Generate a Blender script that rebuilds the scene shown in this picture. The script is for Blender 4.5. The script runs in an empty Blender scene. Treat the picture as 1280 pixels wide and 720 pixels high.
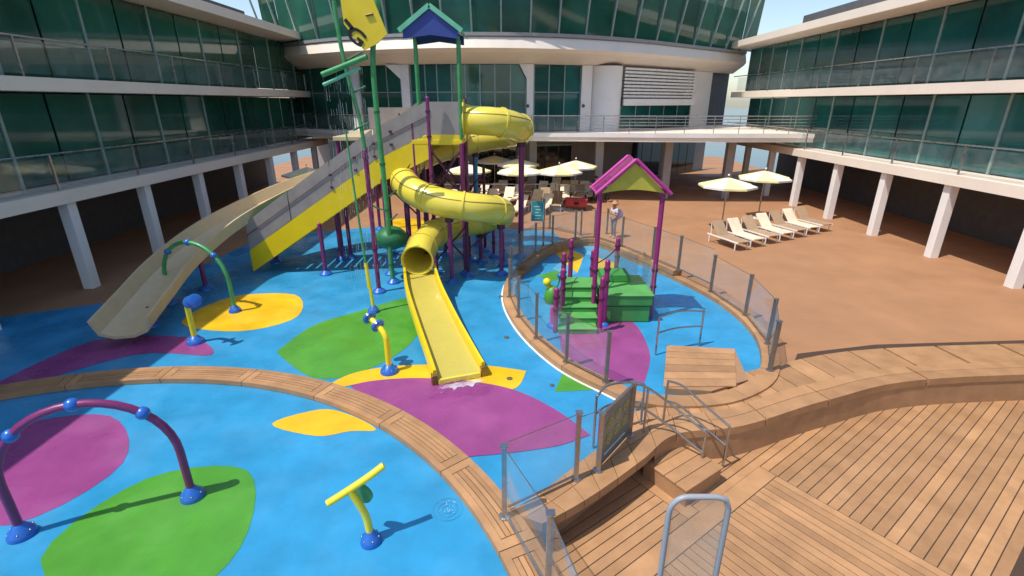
import bpy, bmesh, math, random
from mathutils import Vector, Matrix
random.seed(7)
R = math.radians
scene = bpy.context.scene
# ------------------------------------------------------------------ camera, sky, sun, exposure
CAM_H, FPX, PITCH = 6.0, 623.0, R(20.5)
cam_data = bpy.data.cameras.new('camera')
cam = bpy.data.objects.new('camera', cam_data)
scene.collection.objects.link(cam)
cam.location = (0, 0, CAM_H)
cam.rotation_euler = (R(90) - PITCH, 0, 0)
cam_data.sensor_width = 36.0
cam_data.lens = FPX / 1280.0 * 36.0
cam_data.clip_start = 0.05
cam_data.clip_end = 6000
scene.camera = cam

SUN = Vector((0.46, 0.25, -1.0)).normalized()          # direction the light travels
SUN_EL = math.asin(-SUN.z)
world = bpy.data.worlds.new('World'); scene.world = world
world.use_nodes = True
wn = world.node_tree.nodes; wl = world.node_tree.links
sky = wn.new('ShaderNodeTexSky'); sky.sky_type = 'NISHITA'; sky.sun_disc = False
sky.sun_elevation = SUN_EL
sky.sun_rotation = math.atan2(-SUN.x, -SUN.y)
wl.new(sky.outputs[0], wn['Background'].inputs[0])
wn['Background'].inputs[1].default_value = 0.145
sun_data = bpy.data.lights.new('sun', 'SUN')
sun_data.energy = 3.4; sun_data.angle = R(0.5); sun_data.color = (1.0, 0.95, 0.87)
sun = bpy.data.objects.new('sun', sun_data); scene.collection.objects.link(sun)
sun.rotation_euler = SUN.to_track_quat('-Z', 'Y').to_euler()
sun.location = (-20, 0, 40)
scene.view_settings.view_transform = 'Standard'
scene.view_settings.look = 'None'
scene.view_settings.gamma = 1.0
scene.view_settings.exposure = 0.38
scene.view_settings.use_curve_mapping = False

# ------------------------------------------------------------------ helpers
CP, SP = math.cos(PITCH), math.sin(PITCH)
def ray(x, y):
    u = (x - 640) / FPX; v = (360 - y) / FPX
    return Vector((u, CP + v * SP, -SP + v * CP))
def g(x, y, z=0.0):                     # a spot of the photograph on the level z
    d = ray(x, y); t = (z - CAM_H) / d.z
    return Vector((d.x * t, d.y * t, z))
def at(x, y, Y):                        # a spot of the photograph at depth Y
    d = ray(x, y); t = Y / d.y
    return Vector((d.x * t, Y, CAM_H + d.z * t))

COL = scene.collection
def lin(c):
    return tuple(((v / 255) / 12.92 if v / 255 <= 0.04045 else ((v / 255 + 0.055) / 1.055) ** 2.4) for v in c)

class MB:
    def __init__(s): s.v = []; s.f = []; s.smooth = False
    def add(s, vs, fs):
        o = len(s.v); s.v += [tuple(p) for p in vs]; s.f += [tuple(i + o for i in q) for q in fs]
        return s
    def box(s, c, d, rz=0.0, m=None):
        x, y, z = d[0] / 2, d[1] / 2, d[2] / 2
        vs = [Vector((sx * x, sy * y, sz * z)) for sz in (-1, 1) for sy in (-1, 1) for sx in (-1, 1)]
        rot = m if m else Matrix.Rotation(rz, 3, 'Z')
        vs = [rot @ p + Vector(c) for p in vs]
        return s.add(vs, [(0, 2, 3, 1), (4, 5, 7, 6), (0, 1, 5, 4), (2, 6, 7, 3), (0, 4, 6, 2), (1, 3, 7, 5)])
    def bar(s, a, b, w, h, up=(0, 0, 1)):
        a, b = Vector(a), Vector(b); t = (b - a).normalized(); u = Vector(up)
        if abs(t.dot(u)) > 0.99: u = Vector((0, 1, 0))
        x = t.cross(u).normalized(); y = x.cross(t)
        vs = []
        for p in (a, b):
            for i, j in ((-1, -1), (1, -1), (1, 1), (-1, 1)): vs.append(p + x * w / 2 * i + y * h / 2 * j)
        return s.add(vs, [(0, 1, 2, 3), (7, 6, 5, 4), (0, 4, 5, 1), (1, 5, 6, 2), (2, 6, 7, 3), (3, 7, 4, 0)])
    def tube(s, pts, r, n=12, caps=True, inner=None, up=None, arc=None):
        pts = [Vector(p) for p in pts]; rs = r if isinstance(r, (list, tuple)) else [r] * len(pts)
        rings = []; prev = None
        for i, p in enumerate(pts):
            t = (pts[min(i + 1, len(pts) - 1)] - pts[max(i - 1, 0)]).normalized()
            if up is not None or prev is None:
                u = Vector(up) if up is not None else Vector((0, 0, 1))
                if abs(t.dot(u)) > 0.98: u = Vector((0, 1, 0))
                x = t.cross(u).normalized()
            else:
                x = (prev - t * prev.dot(t)).normalized()
            prev = x; y = x.cross(t).normalized(); rings.append((p, x, y))
        o = len(s.v)
        def ringset(scale):
            b = len(s.v)
            for (p, x, y), q in zip(rings, rs):
                for k in range(n):
                    a = 2 * math.pi * k / n
                    s.v.append(tuple(p + x * math.cos(a) * (q + scale) + y * math.sin(a) * (q + scale)))
            return b
        b = ringset(0); m = len(pts)
        for i in range(m - 1):
            for k in range(n):
                k2 = (k + 1) % n
                s.f.append((b + i * n + k, b + (i + 1) * n + k, b + (i + 1) * n + k2, b + i * n + k2))
        if inner:
            c = ringset(-inner)
            for i in range(m - 1):
                for k in range(n):
                    k2 = (k + 1) % n
                    s.f.append((c + i * n + k, c + i * n + k2, c + (i + 1) * n + k2, c + (i + 1) * n + k))
            for e in (0, m - 1):
                for k in range(n):
                    k2 = (k + 1) % n
                    q = (b + e * n + k, b + e * n + k2, c + e * n + k2, c + e * n + k)
                    s.f.append(q if e == 0 else q[::-1])
        elif caps:
            s.f.append(tuple(b + k for k in range(n)))
            s.f.append(tuple(b + (m - 1) * n + k for k in reversed(range(n))))
        s.smooth = True
        return s
    def lathe(s, prof, c, n=20):
        c = Vector(c); b = len(s.v)
        for r, z in prof:
            for k in range(n):
                a = 2 * math.pi * k / n; s.v.append((c.x + r * math.cos(a), c.y + r * math.sin(a), c.z + z))
        for i in range(len(prof) - 1):
            for k in range(n):
                k2 = (k + 1) % n
                s.f.append((b + i * n + k, b + i * n + k2, b + (i + 1) * n + k2, b + (i + 1) * n + k))
        if prof[0][0] > 1e-4: s.f.append(tuple(b + k for k in reversed(range(n))))
        if prof[-1][0] > 1e-4: s.f.append(tuple(b + (len(prof) - 1) * n + k for k in range(n)))
        s.smooth = True
        return s
    def ball(s, c, r, n=12, sq=1.0):
        m = n // 2 + 1
        prof = [(max(r * math.sin(math.pi * i / m), 1e-5), -r * sq * math.cos(math.pi * i / m)) for i in range(m + 1)]
        return s.lathe(prof, c, n)
    def prism(s, poly, z0, z1):
        n = len(poly); b = len(s.v)
        area = sum(poly[i][0] * poly[(i + 1) % n][1] - poly[(i + 1) % n][0] * poly[i][1] for i in range(n))
        if area < 0: poly = list(reversed(poly))
        for z in (z0, z1):
            for p in poly: s.v.append((p[0], p[1], z))
        s.f.append(tuple(b + i for i in reversed(range(n)))); s.f.append(tuple(b + n + i for i in range(n)))
        for i in range(n):
            j = (i + 1) % n; s.f.append((b + i, b + j, b + n + j, b + n + i))
        return s
    def build(s, name, mat, parent=None, bevel=0.0):
        me = bpy.data.meshes.new(name); me.from_pydata([tuple(p) for p in s.v], [], s.f); me.update()
        o = bpy.data.objects.new(name, me); COL.objects.link(o)
        if mat: me.materials.append(mat)
        if s.smooth:
            for p in me.polygons: p.use_smooth = True
            try: me.set_sharp_from_angle(angle=R(38))
            except Exception: pass
        if bevel:
            md = o.modifiers.new('bevel', 'BEVEL'); md.width = bevel; md.segments = 2; md.limit_method = 'ANGLE'
        if parent is not None:
            o.parent = parent
            o.matrix_parent_inverse = Matrix.Translation(-world_loc(parent))
        return o
def world_loc(o):
    v = Vector(o.location)
    return v if o.parent is None else v     # parents here never rotate when parts are added

def tag(o, label=None, cat=None, group=None, kind=None):
    if label: o['label'] = label
    if cat: o['category'] = cat
    if group: o['group'] = group
    if kind: o['kind'] = kind
    return o
def thing(name, loc, label, cat, group=None):
    o = bpy.data.objects.new(name, None); COL.objects.link(o); o.location = loc; o.empty_display_size = 0.2
    return tag(o, label, cat, group)
def copy_tree(o, loc=None, rz=None, parent=None, label=None, scale=None):
    c = o.copy(); COL.objects.link(c)
    if parent is not None:
        c.parent = parent
    for ch in o.children: copy_tree(ch, parent=c)
    if loc is not None: c.location = loc
    if rz is not None: c.rotation_euler = (0, 0, rz)
    if scale: c.scale = scale if isinstance(scale, (tuple, list)) else (scale,) * 3
    if label: c['label'] = label
    return c
def structure(o): o['kind'] = 'structure'; return o

def catmull(pts, n=8, closed=False):
    pts = [Vector(p) for p in pts]; out = []; m = len(pts)
    rng = range(m if closed else m - 1)
    for i in rng:
        if closed: p0, p1, p2, p3 = pts[i - 1], pts[i], pts[(i + 1) % m], pts[(i + 2) % m]
        else: p0, p1, p2, p3 = pts[max(i - 1, 0)], pts[i], pts[i + 1], pts[min(i + 2, m - 1)]
        for k in range(n):
            t = k / n
            out.append(0.5 * ((2 * p1) + (p2 - p0) * t + (2 * p0 - 5 * p1 + 4 * p2 - p3) * t * t + (3 * p1 - p0 - 3 * p2 + p3) * t ** 3))
    if not closed: out.append(pts[-1])
    return out
def resample(pts, step):
    L = [0]
    for a, b in zip(pts, pts[1:]): L.append(L[-1] + (b - a).length)
    n = max(2, int(round(L[-1] / step)) + 1); out = []; j = 0
    for i in range(n):
        d = L[-1] * i / (n - 1)
        while j < len(L) - 2 and L[j + 1] < d: j += 1
        f = (d - L[j]) / max(L[j + 1] - L[j], 1e-9)
        out.append(pts[j].lerp(pts[j + 1], min(max(f, 0), 1)))
    return out

# ------------------------------------------------------------------ materials
M = {}
def material(name, col, rough=0.5, metal=0.0, var=0.12, vscale=3.0, bump=0.0, bscale=60.0, rvar=0.0, rscale=2.0,
             rand=0.0, coat=0.0, dirt=0.0, dirt_col=(0.12, 0.09, 0.06), spec=0.5, stretch=None):
    m = bpy.data.materials.new(name); m.use_nodes = True
    nt = m.node_tree; N = nt.nodes; Lk = nt.links; b = N['Principled BSDF']
    tc = N.new('ShaderNodeTexCoord'); geo = N.new('ShaderNodeNewGeometry')
    pos = geo.outputs['Position']
    if stretch:
        mp = N.new('ShaderNodeMapping'); mp.inputs['Scale'].default_value = stretch[0]; mp.inputs['Rotation'].default_value = (0, 0, stretch[1])
        Lk.new(pos, mp.inputs[0]); gp = mp.outputs[0]
    else: gp = pos
    n1 = N.new('ShaderNodeTexNoise'); n1.inputs['Scale'].default_value = vscale; n1.inputs['Detail'].default_value = 5
    n1.inputs['Roughness'].default_value = 0.6
    Lk.new(gp, n1.inputs['Vector'])
    mr = N.new('ShaderNodeMapRange'); mr.inputs[1].default_value = 0.3; mr.inputs[2].default_value = 0.7
    mr.inputs[3].default_value = 1 - var; mr.inputs[4].default_value = 1 + var
    Lk.new(n1.outputs[0], mr.inputs[0])
    val = mr.outputs[0]
    if rand:
        oi = N.new('ShaderNodeObjectInfo'); r2 = N.new('ShaderNodeMapRange')
        r2.inputs[3].default_value = 1 - rand; r2.inputs[4].default_value = 1 + rand
        Lk.new(oi.outputs['Random'], r2.inputs[0])
        mu = N.new('ShaderNodeMath'); mu.operation = 'MULTIPLY'; Lk.new(val, mu.inputs[0]); Lk.new(r2.outputs[0], mu.inputs[1]); val = mu.outputs[0]
    hs = N.new('ShaderNodeVectorMath'); hs.operation = 'SCALE'; hs.inputs[0].default_value = col
    Lk.new(val, hs.inputs['Scale'])
    out = hs.outputs[0]
    if dirt:
        n3 = N.new('ShaderNodeTexNoise'); n3.inputs['Scale'].default_value = 0.9; n3.inputs['Detail'].default_value = 8; n3.inputs['Roughness'].default_value = 0.7
        Lk.new(pos, n3.inputs['Vector'])
        r3 = N.new('ShaderNodeMapRange'); r3.inputs[1].default_value = 0.48; r3.inputs[2].default_value = 0.75; r3.inputs[3].default_value = 0; r3.inputs[4].default_value = dirt
        Lk.new(n3.outputs[0], r3.inputs[0])
        mx = N.new('ShaderNodeMix'); mx.data_type = 'RGBA'; mx.inputs[7].default_value = (*dirt_col, 1)
        Lk.new(r3.outputs[0], mx.inputs[0]); Lk.new(out, mx.inputs[6]); out = mx.outputs[2]
    Lk.new(out, b.inputs['Base Color'])
    b.inputs['Metallic'].default_value = metal
    b.inputs['Roughness'].default_value = rough
    b.inputs['Specular IOR Level'].default_value = spec
    if rvar:
        n2 = N.new('ShaderNodeTexNoise'); n2.inputs['Scale'].default_value = rscale; n2.inputs['Detail'].default_value = 4
        Lk.new(pos, n2.inputs['Vector'])
        r4 = N.new('ShaderNodeMapRange'); r4.inputs[1].default_value = 0.38; r4.inputs[2].default_value = 0.62
        r4.inputs[3].default_value = max(rough - rvar, 0.03); r4.inputs[4].default_value = min(rough + rvar, 1)
        Lk.new(n2.outputs[0], r4.inputs[0]); Lk.new(r4.outputs[0], b.inputs['Roughness'])
    if coat: b.inputs['Coat Weight'].default_value = coat; b.inputs['Coat Roughness'].default_value = 0.08
    if bump:
        n5 = N.new('ShaderNodeTexNoise'); n5.inputs['Scale'].default_value = bscale; n5.inputs['Detail'].default_value = 3
        Lk.new(gp, n5.inputs['Vector'])
        bp = N.new('ShaderNodeBump'); bp.inputs['Strength'].default_value = bump; bp.inputs['Distance'].default_value = 0.01
        Lk.new(n5.outputs[0], bp.inputs['Height']); Lk.new(bp.outputs[0], b.inputs['Normal'])
    M[name] = m
    return m
def floor_mat(name, col): return material(name, col, rough=0.36, var=0.15, vscale=1.1, bump=0.22, bscale=120, rvar=0.28, rscale=0.8, dirt=0.16, dirt_col=tuple(c * 0.55 for c in col))
floor_mat('floor_blue', (0.030, 0.27, 0.51))
floor_mat('floor_green', (0.075, 0.29, 0.03))
floor_mat('floor_yellow', (0.78, 0.46, 0.012))
floor_mat('floor_magenta', (0.28, 0.058, 0.21))
floor_mat('floor_pale', (0.10, 0.38, 0.58))
WOOD = (0.41, 0.222, 0.104)
material('teak', WOOD, rough=0.55, var=0.16, vscale=2.2, bump=0.15, bscale=40, rand=0.15, rvar=0.15, dirt=0.2, dirt_col=(0.22, 0.12, 0.06))
material('teak_edge', (0.37, 0.205, 0.105), rough=0.55, var=0.14, vscale=3, bump=0.1, rand=0.05)
material('caulk', (0.07, 0.04, 0.025), rough=0.7)
material('plaza', (0.36, 0.182, 0.088), rough=0.8, var=0.10, vscale=0.5, bump=0.1, bscale=50, rvar=0.2, rscale=0.6, rand=0.03, dirt=0.15, dirt_col=(0.25, 0.15, 0.095))
material('under', (0.10, 0.09, 0.08), rough=0.9)
material('slide_yellow', (0.78, 0.63, 0.075), rough=0.26, var=0.04, vscale=2, coat=0.4, dirt=0.10, dirt_col=(0.42, 0.32, 0.06))
material('slide_bright', (0.80, 0.58, 0.008), rough=0.35, var=0.06, vscale=2, coat=0.2, dirt=0.1, dirt_col=(0.5, 0.33, 0.02))
material('slide_floor', (0.54, 0.45, 0.085), rough=0.2, var=0.03, vscale=3, coat=0.5, rvar=0.15)
material('seam', (0.30, 0.21, 0.03), rough=0.6)
material('cream', (0.62, 0.48, 0.28), rough=0.4, var=0.06)
material('purple', (0.20, 0.022, 0.12), rough=0.38, var=0.12, vscale=6, coat=0.15)
material('magenta_deep', (0.27, 0.02, 0.145), rough=0.38, var=0.12, vscale=6, coat=0.15)
material('magenta', (0.46, 0.035, 0.26), rough=0.38, var=0.1, vscale=6, coat=0.15)
material('dark_purple', (0.085, 0.014, 0.05), rough=0.5)
material('green_pole', (0.055, 0.30, 0.10), rough=0.38, var=0.2, vscale=4, coat=0.1)
material('green_deep', (0.02, 0.15, 0.06), rough=0.5, var=0.2)
material('green_trim', (0.16, 0.52, 0.32), rough=0.4)
material('roof_blue', (0.035, 0.06, 0.28), rough=0.5)
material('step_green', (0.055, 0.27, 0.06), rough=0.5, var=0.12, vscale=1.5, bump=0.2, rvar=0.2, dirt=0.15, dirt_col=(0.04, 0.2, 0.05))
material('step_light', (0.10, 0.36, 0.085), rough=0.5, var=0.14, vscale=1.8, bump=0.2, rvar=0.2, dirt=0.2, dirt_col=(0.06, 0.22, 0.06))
material('gable_yellow', (0.45, 0.42, 0.05), rough=0.5)
material('pipe_yellow', (0.83, 0.66, 0.01), rough=0.3, coat=0.4, var=0.06)
material('pipe_blue', (0.02, 0.13, 0.50), rough=0.32, coat=0.3, var=0.1)
material('bright_blue', (0.03, 0.28, 0.52), rough=0.4)
material('steel', (0.42, 0.41, 0.40), rough=0.28, metal=0.9, var=0.12, vscale=8, rvar=0.1)
material('steel_dark', (0.26, 0.22, 0.19), rough=0.35, metal=0.7, var=0.2, vscale=8)
material('white_paint', (0.84, 0.80, 0.76), rough=0.5, var=0.04, vscale=0.8, dirt=0.12, dirt_col=(0.5, 0.46, 0.42))
material('cream_paint', (0.84, 0.73, 0.61), rough=0.5, var=0.04, vscale=0.6, dirt=0.15, dirt_col=(0.58, 0.48, 0.41))
material('grey_paint', (0.30, 0.29, 0.29), rough=0.6, var=0.08)
material('grey_dark', (0.09, 0.088, 0.09), rough=0.6, var=0.15)
material('mullion', (0.26, 0.36, 0.34), rough=0.4, metal=0.2)
material('window_teal', (0.014, 0.095, 0.088), rough=0.06, var=0.5, vscale=0.35, rand=0.35, spec=0.5)
material('window_green', (0.022, 0.10, 0.068), rough=0.06, var=0.4, vscale=0.3, rand=0.3)
material('window_dark', (0.014, 0.022, 0.024), rough=0.06, var=0.5, vscale=0.4, rand=0.3)
material('louvre', (0.78, 0.75, 0.72), rough=0.5)
material('sling_cream', (0.78, 0.68, 0.50), rough=0.75, var=0.1, rand=0.12)
material('sling_tan', (0.40, 0.27, 0.16), rough=0.75, var=0.1, rand=0.12)
material('umb_white', (0.82, 0.79, 0.66), rough=0.7, rand=0.04)
material('umb_yellow', (0.82, 0.74, 0.36), rough=0.7, rand=0.05)
material('red_fabric', (0.52, 0.05, 0.05), rough=0.6, var=0.2)
material('teal_sign', (0.05, 0.36, 0.38), rough=0.4)
material('white_print', (0.8, 0.82, 0.8), rough=0.5)
material('board_grey', (0.15, 0.19, 0.19), rough=0.25, var=0.1)
material('olive_print', (0.36, 0.34, 0.05), rough=0.5)
material('black_print', (0.012, 0.01, 0.008), rough=0.5)
material('skin', (0.50, 0.28, 0.19), rough=0.5)
material('hair_fair', (0.42, 0.25, 0.10), rough=0.6)
material('hair_dark', (0.03, 0.02, 0.015), rough=0.5)
material('cloth_white', (0.72, 0.66, 0.66), rough=0.8)
material('cloth_grey', (0.23, 0.20, 0.22), rough=0.8)
material('cloth_black', (0.02, 0.02, 0.025), rough=0.8)
material('cloth_navy', (0.02, 0.03, 0.08), rough=0.8)
material('lilac', (0.50, 0.40, 0.68), rough=0.7)
material('straw', (0.50, 0.24, 0.12), rough=0.8, bump=0.3, bscale=200)
material('rim_grey', (0.30, 0.31, 0.33), rough=0.4, var=0.05)
material('brass', (0.25, 0.17, 0.05), rough=0.4, metal=0.6)

for wname in ('window_teal', 'window_green', 'window_dark'):
    M[wname].node_tree.nodes['Principled BSDF'].inputs['IOR'].default_value = 1.62
def glass_mat(name, tint, haze, haze_col=(0.7, 0.75, 0.75), spread=0.5):
    m = bpy.data.materials.new(name); m.use_nodes = True; N = m.node_tree.nodes; L = m.node_tree.links
    N.remove(N['Principled BSDF']); out = N['Material Output']
    tr = N.new('ShaderNodeBsdfTransparent'); tr.inputs[0].default_value = (*tint, 1)
    gl = N.new('ShaderNodeBsdfGlossy'); gl.inputs['Roughness'].default_value = 0.03
    df = N.new('ShaderNodeBsdfDiffuse'); df.inputs[0].default_value = (*haze_col, 1)
    fr = N.new('ShaderNodeFresnel')
    gb_ = N.new('ShaderNodeNewGeometry'); mi = N.new('ShaderNodeMapRange'); mi.inputs[3].default_value = 1.30; mi.inputs[4].default_value = 1 / 1.30
    L.new(gb_.outputs['Backfacing'], mi.inputs[0]); L.new(mi.outputs[0], fr.inputs[0])     # thin pane: same reflection on both faces
    no = N.new('ShaderNodeTexNoise'); no.inputs['Scale'].default_value = 2.2; no.inputs['Detail'].default_value = 6
    geo = N.new('ShaderNodeNewGeometry'); L.new(geo.outputs['Position'], no.inputs['Vector'])
    mr = N.new('ShaderNodeMapRange'); mr.inputs[1].default_value = 0.35; mr.inputs[2].default_value = 0.75; mr.inputs[3].default_value = haze * (1 - spread); mr.inputs[4].default_value = haze * (1 + spread)
    L.new(no.outputs[0], mr.inputs[0])
    a = N.new('ShaderNodeMixShader'); b = N.new('ShaderNodeMixShader')
    L.new(mr.outputs[0], a.inputs[0]); L.new(tr.outputs[0], a.inputs[1]); L.new(df.outputs[0], a.inputs[2])
    L.new(fr.outputs[0], b.inputs[0]); L.new(a.outputs[0], b.inputs[1]); L.new(gl.outputs[0], b.inputs[2])
    L.new(b.outputs[0], out.inputs[0]); M[name] = m
glass_mat('glass', (0.98, 0.99, 0.99), 0.048)
glass_mat('smoked_panel', (0.62, 0.58, 0.56), 0.62, (0.46, 0.41, 0.39), 0.12)
glass_mat('acrylic', (0.92, 0.93, 0.92), 0.15, (0.66, 0.66, 0.62))
glass_mat('foam_film', (1, 1, 1), 0.42, (0.85, 0.88, 0.9), 0.95)
glass_mat('stream', (0.98, 0.99, 1), 0.35, (0.8, 0.85, 0.9), 0.4)
glass_mat('roof_tint', (0.75, 0.30, 0.55), 0.35, (0.55, 0.10, 0.35))
def water_mat():
    m = bpy.data.materials.new('water_film'); m.use_nodes = True; N = m.node_tree.nodes; L = m.node_tree.links
    N.remove(N['Principled BSDF']); out = N['Material Output']
    tr = N.new('ShaderNodeBsdfTransparent'); tr.inputs[0].default_value = (0.97, 0.985, 1, 1)
    gl = N.new('ShaderNodeBsdfGlossy'); gl.inputs['Roughness'].default_value = 0.04
    fr = N.new('ShaderNodeFresnel'); fr.inputs[0].default_value = 1.33
    no = N.new('ShaderNodeTexNoise'); no.inputs['Scale'].default_value = 9; geo = N.new('ShaderNodeNewGeometry')
    L.new(geo.outputs['Position'], no.inputs['Vector'])
    bp = N.new('ShaderNodeBump'); bp.inputs['Strength'].default_value = 0.5; bp.inputs['Distance'].default_value = 0.03
    L.new(no.outputs[0], bp.inputs['Height'])
    for s in (gl, fr): L.new(bp.outputs[0], s.inputs['Normal'])
    b = N.new('ShaderNodeMixShader'); L.new(fr.outputs[0], b.inputs[0]); L.new(tr.outputs[0], b.inputs[1]); L.new(gl.outputs[0], b.inputs[2])
    L.new(b.outputs[0], out.inputs[0]); M['water_film'] = m
water_mat()
material('sea', (0.012, 0.05, 0.075), rough=0.18, var=0.2, vscale=0.02, bump=0.5, bscale=0.4)
material('foam', (0.85, 0.88, 0.9), rough=0.3)

# ------------------------------------------------------------------ the ground of the ship
def sheet(name, poly, z, mat, z0=None):
    return structure(MB().prism([(p[0], p[1]) for p in poly], z - 0.003 if z0 is None else z0, z).build(name, M[mat]))
structure(MB().box((1, 18, -1.0), (60, 60, 0.2)).build('ship_deck_base', M['under']))
structure(MB().box((0, 0, -30.0), (6000, 6000, 0.5)).build('sea', M['sea']))

# walkway ring round the near pool: centre and radii found from the photograph
WC = Vector((-7.58, 1.64, 0)); RI, RO = 8.22, 8.80
def ring(a, r): return Vector((WC.x + r * math.cos(a), WC.y + r * math.sin(a), 0))
# edge of the raised kerb on the side of the lower deck
kb_in = catmull([(-0.02, 5.95, 0), (0.66, 6.55, 0), (1.43, 7.32, 0), (2.25, 8.06, 0), (3.2, 8.44, 0), (4.4, 8.70, 0), (6.5, 9.60, 0), (9.5, 10.45, 0), (16, 10.85, 0)], 8)
kb_out = catmull([(0.45, 5.72, 0), (0.99, 6.07, 0), (1.55, 6.50, 0), (2.30, 7.14, 0), (3.12, 7.86, 0), (4.5, 8.12, 0), (6.7, 9.02, 0), (9.6, 9.87, 0), (16, 10.25, 0)], 8)

# plaza in the middle distance and the pads
enc = catmull([(2.76, 9.07, 0), (2.13, 9.63, 0), (1.34, 10.53, 0), (0.67, 11.82, 0), (0.19, 13.27, 0), (-0.08, 14.85, 0), (-0.02, 16.4, 0),
               (0.36, 17.6, 0), (1.7, 20.3, 0), (3.66, 21.5, 0), (5.07, 18.9, 0), (5.95, 16.96, 0), (6.7, 14.6, 0), (6.75, 12.2, 0), (6.0, 10.2, 0), (4.9, 9.25, 0), (3.8, 8.95, 0)], 6, closed=True)
structure(MB().prism([(-30, -3), (16.5, -3), (16.5, 60), (-30, 60)][0:0] or [(-24, 9.0), (0.3, 9.0), (1.2, 8.2), (2.4, 8.6), (4.4, 9.75), (9, 11.0), (24, 11.2), (24, 60), (-24, 60)], -0.6, -0.012).build('plaza', M['plaza']))
pad = [ring(R(-8), RO - 0.1)]
pad = [(-24, -3), (ring(R(-32), RO - 0.3).x, -3)] + [tuple(ring(R(a), RO - 0.3))[:2] for a in range(-30, 29, 4)] + \
      [(p.x + 0.04, p.y - 0.06) for p in kb_in[2:34]]
pad += [(p.x, p.y) for p in enc[1:49]][0:46]
pad += [(2.3, 22.5), (2.0, 24.0), (-2, 25.2), (-7, 25.0), (-11.8, 23.0), (-12.4, 15), (-24, 9)]
structure(MB().prism(pad, -0.6, 0.0).build('splash_pad', M['floor_blue']))
structure(MB().prism([(p.x, p.y) for p in enc], -0.3, 0.001).build('toddler_pool_floor', M['floor_blue']))

def patch(px, mat, z=0.005, name='floor_patch', smooth=True, world_pts=False):
    pts = [Vector((p[0], p[1], 0)) if world_pts else g(p[0], p[1], 0) for p in px]
    if smooth: pts = catmull(pts, 5, closed=True)
    return sheet(name, pts, z, mat)
def lens(a, b, top, bot, mat, z=0.005):     # leaf with two pointed tips
    t = catmull([g(*a)] + [g(*p) for p in top] + [g(*b)], 6)
    u = catmull([g(*b)] + [g(*p) for p in bot] + [g(*a)], 6)
    return sheet('floor_patch', t[:-1] + u[:-1], z, mat)
lens((345, 440), (530, 366), [(390, 408), (438, 392), (485, 378)], [(530, 395), (518, 424), (492, 446), (462, 461), (430, 472), (385, 470)], 'floor_green', 0.005)
lens((395, 490), (658, 464), [(438, 468), (487, 458.5), (545, 456), (605, 457)], [(640, 487), (580, 476), (520, 473), (470, 477), (438, 482)], 'floor_yellow', 0.009)
lens((438, 482), (738, 544), [(470, 476), (520, 473), (580, 476), (640, 487), (692, 511)], [(700, 557), (650, 565), (600, 570), (555, 571), (505, 545), (468, 513)], 'floor_magenta', 0.013)
patch([(693, 490), (706, 461), (724, 468), (752, 487)], 'floor_green', smooth=False)
patch([(400, 512), (438, 519), (470, 537), (438, 539), (395, 545), (340, 530)], 'floor_yellow')
# inside the toddler pool
lens((697, 405), (806, 478), [(715, 398), (750, 395), (790, 402), (812, 440)], [(780, 478), (740, 470), (705, 445)], 'floor_magenta')
patch([(694, 316), (712, 311), (730, 319), (722, 341), (708, 331)], 'floor_yellow', smooth=False)
patch([(746, 322), (775, 330), (757, 342), (745, 338)], 'floor_yellow', smooth=False)
patch([(672, 345), (695, 338), (712, 343), (690, 352)], 'floor_green', smooth=False)
patch([(690, 336), (703, 326), (722, 342), (712, 345)], 'floor_pale', 0.007, smooth=False)
patch([(727, 306), (750, 309), (748, 320), (731, 318)], 'floor_pale', 0.007, smooth=False)
# far and left stretches
patch([(492, 275), (525, 274), (560, 280), (540, 296), (510, 302), (492, 300)], 'floor_yellow')
patch([(-9.6, 13.2), (-7.6, 12.6), (-6.4, 13.6), (-7.2, 15.4), (-9.2, 15.2)], 'floor_yellow', world_pts=True)
patch([(-11.6, 9.2), (-9.6, 11.2), (-7.6, 11.2), (-8.8, 12.2), (-11.2, 12.0)], 'floor_magenta', 0.009, world_pts=True)
patch([(-6.6, 5.2), (-4.6, 4.4), (-3.9, 5.4), (-4.6, 7.0), (-6.2, 6.8)], 'floor_green', world_pts=True)
patch([(-9.6, 6.4), (-7.6, 5.8), (-6.9, 7.2), (-8.2, 8.6), (-9.8, 8.2)], 'floor_magenta', world_pts=True)

# ------------------------------------------------------------------ timber kerbs
class Ribbon:
    def __init__(s, a, b): s.a = a; s.b = b
    def p(s, u, v):
        n = len(s.a) - 1; f = min(max(u, 0), 1) * n; i = min(int(f), n - 1); f -= i
        return s.a[i].lerp(s.a[i + 1], f).lerp(s.b[i].lerp(s.b[i + 1], f), v)
    def strip(s, u0, u1, v0, v1, z0, z1, n=5):
        top = [s.p(u0 + (u1 - u0) * k / n, v0) for k in range(n + 1)]
        bot = [s.p(u0 + (u1 - u0) * k / n, v1) for k in range(n + 1)]
        return MB().prism([(p.x, p.y) for p in top] + [(p.x, p.y) for p in reversed(bot)], z0, z1)
ZK = 0.12
angs = [R(a) for a in range(-34, 152, 2)]
walk = Ribbon([ring(a, RI) for a in angs], [ring(a, RO) for a in angs])
wk = structure(walk.strip(0, 1, 0.012, 0.988, -0.55, ZK - 0.02, 60).build('timber_walkway', M['caulk']))
deg = lambda a: (a + 34) / 184.0
cuts = [-27.8 + 13.4 * k for k in range(14)]
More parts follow.
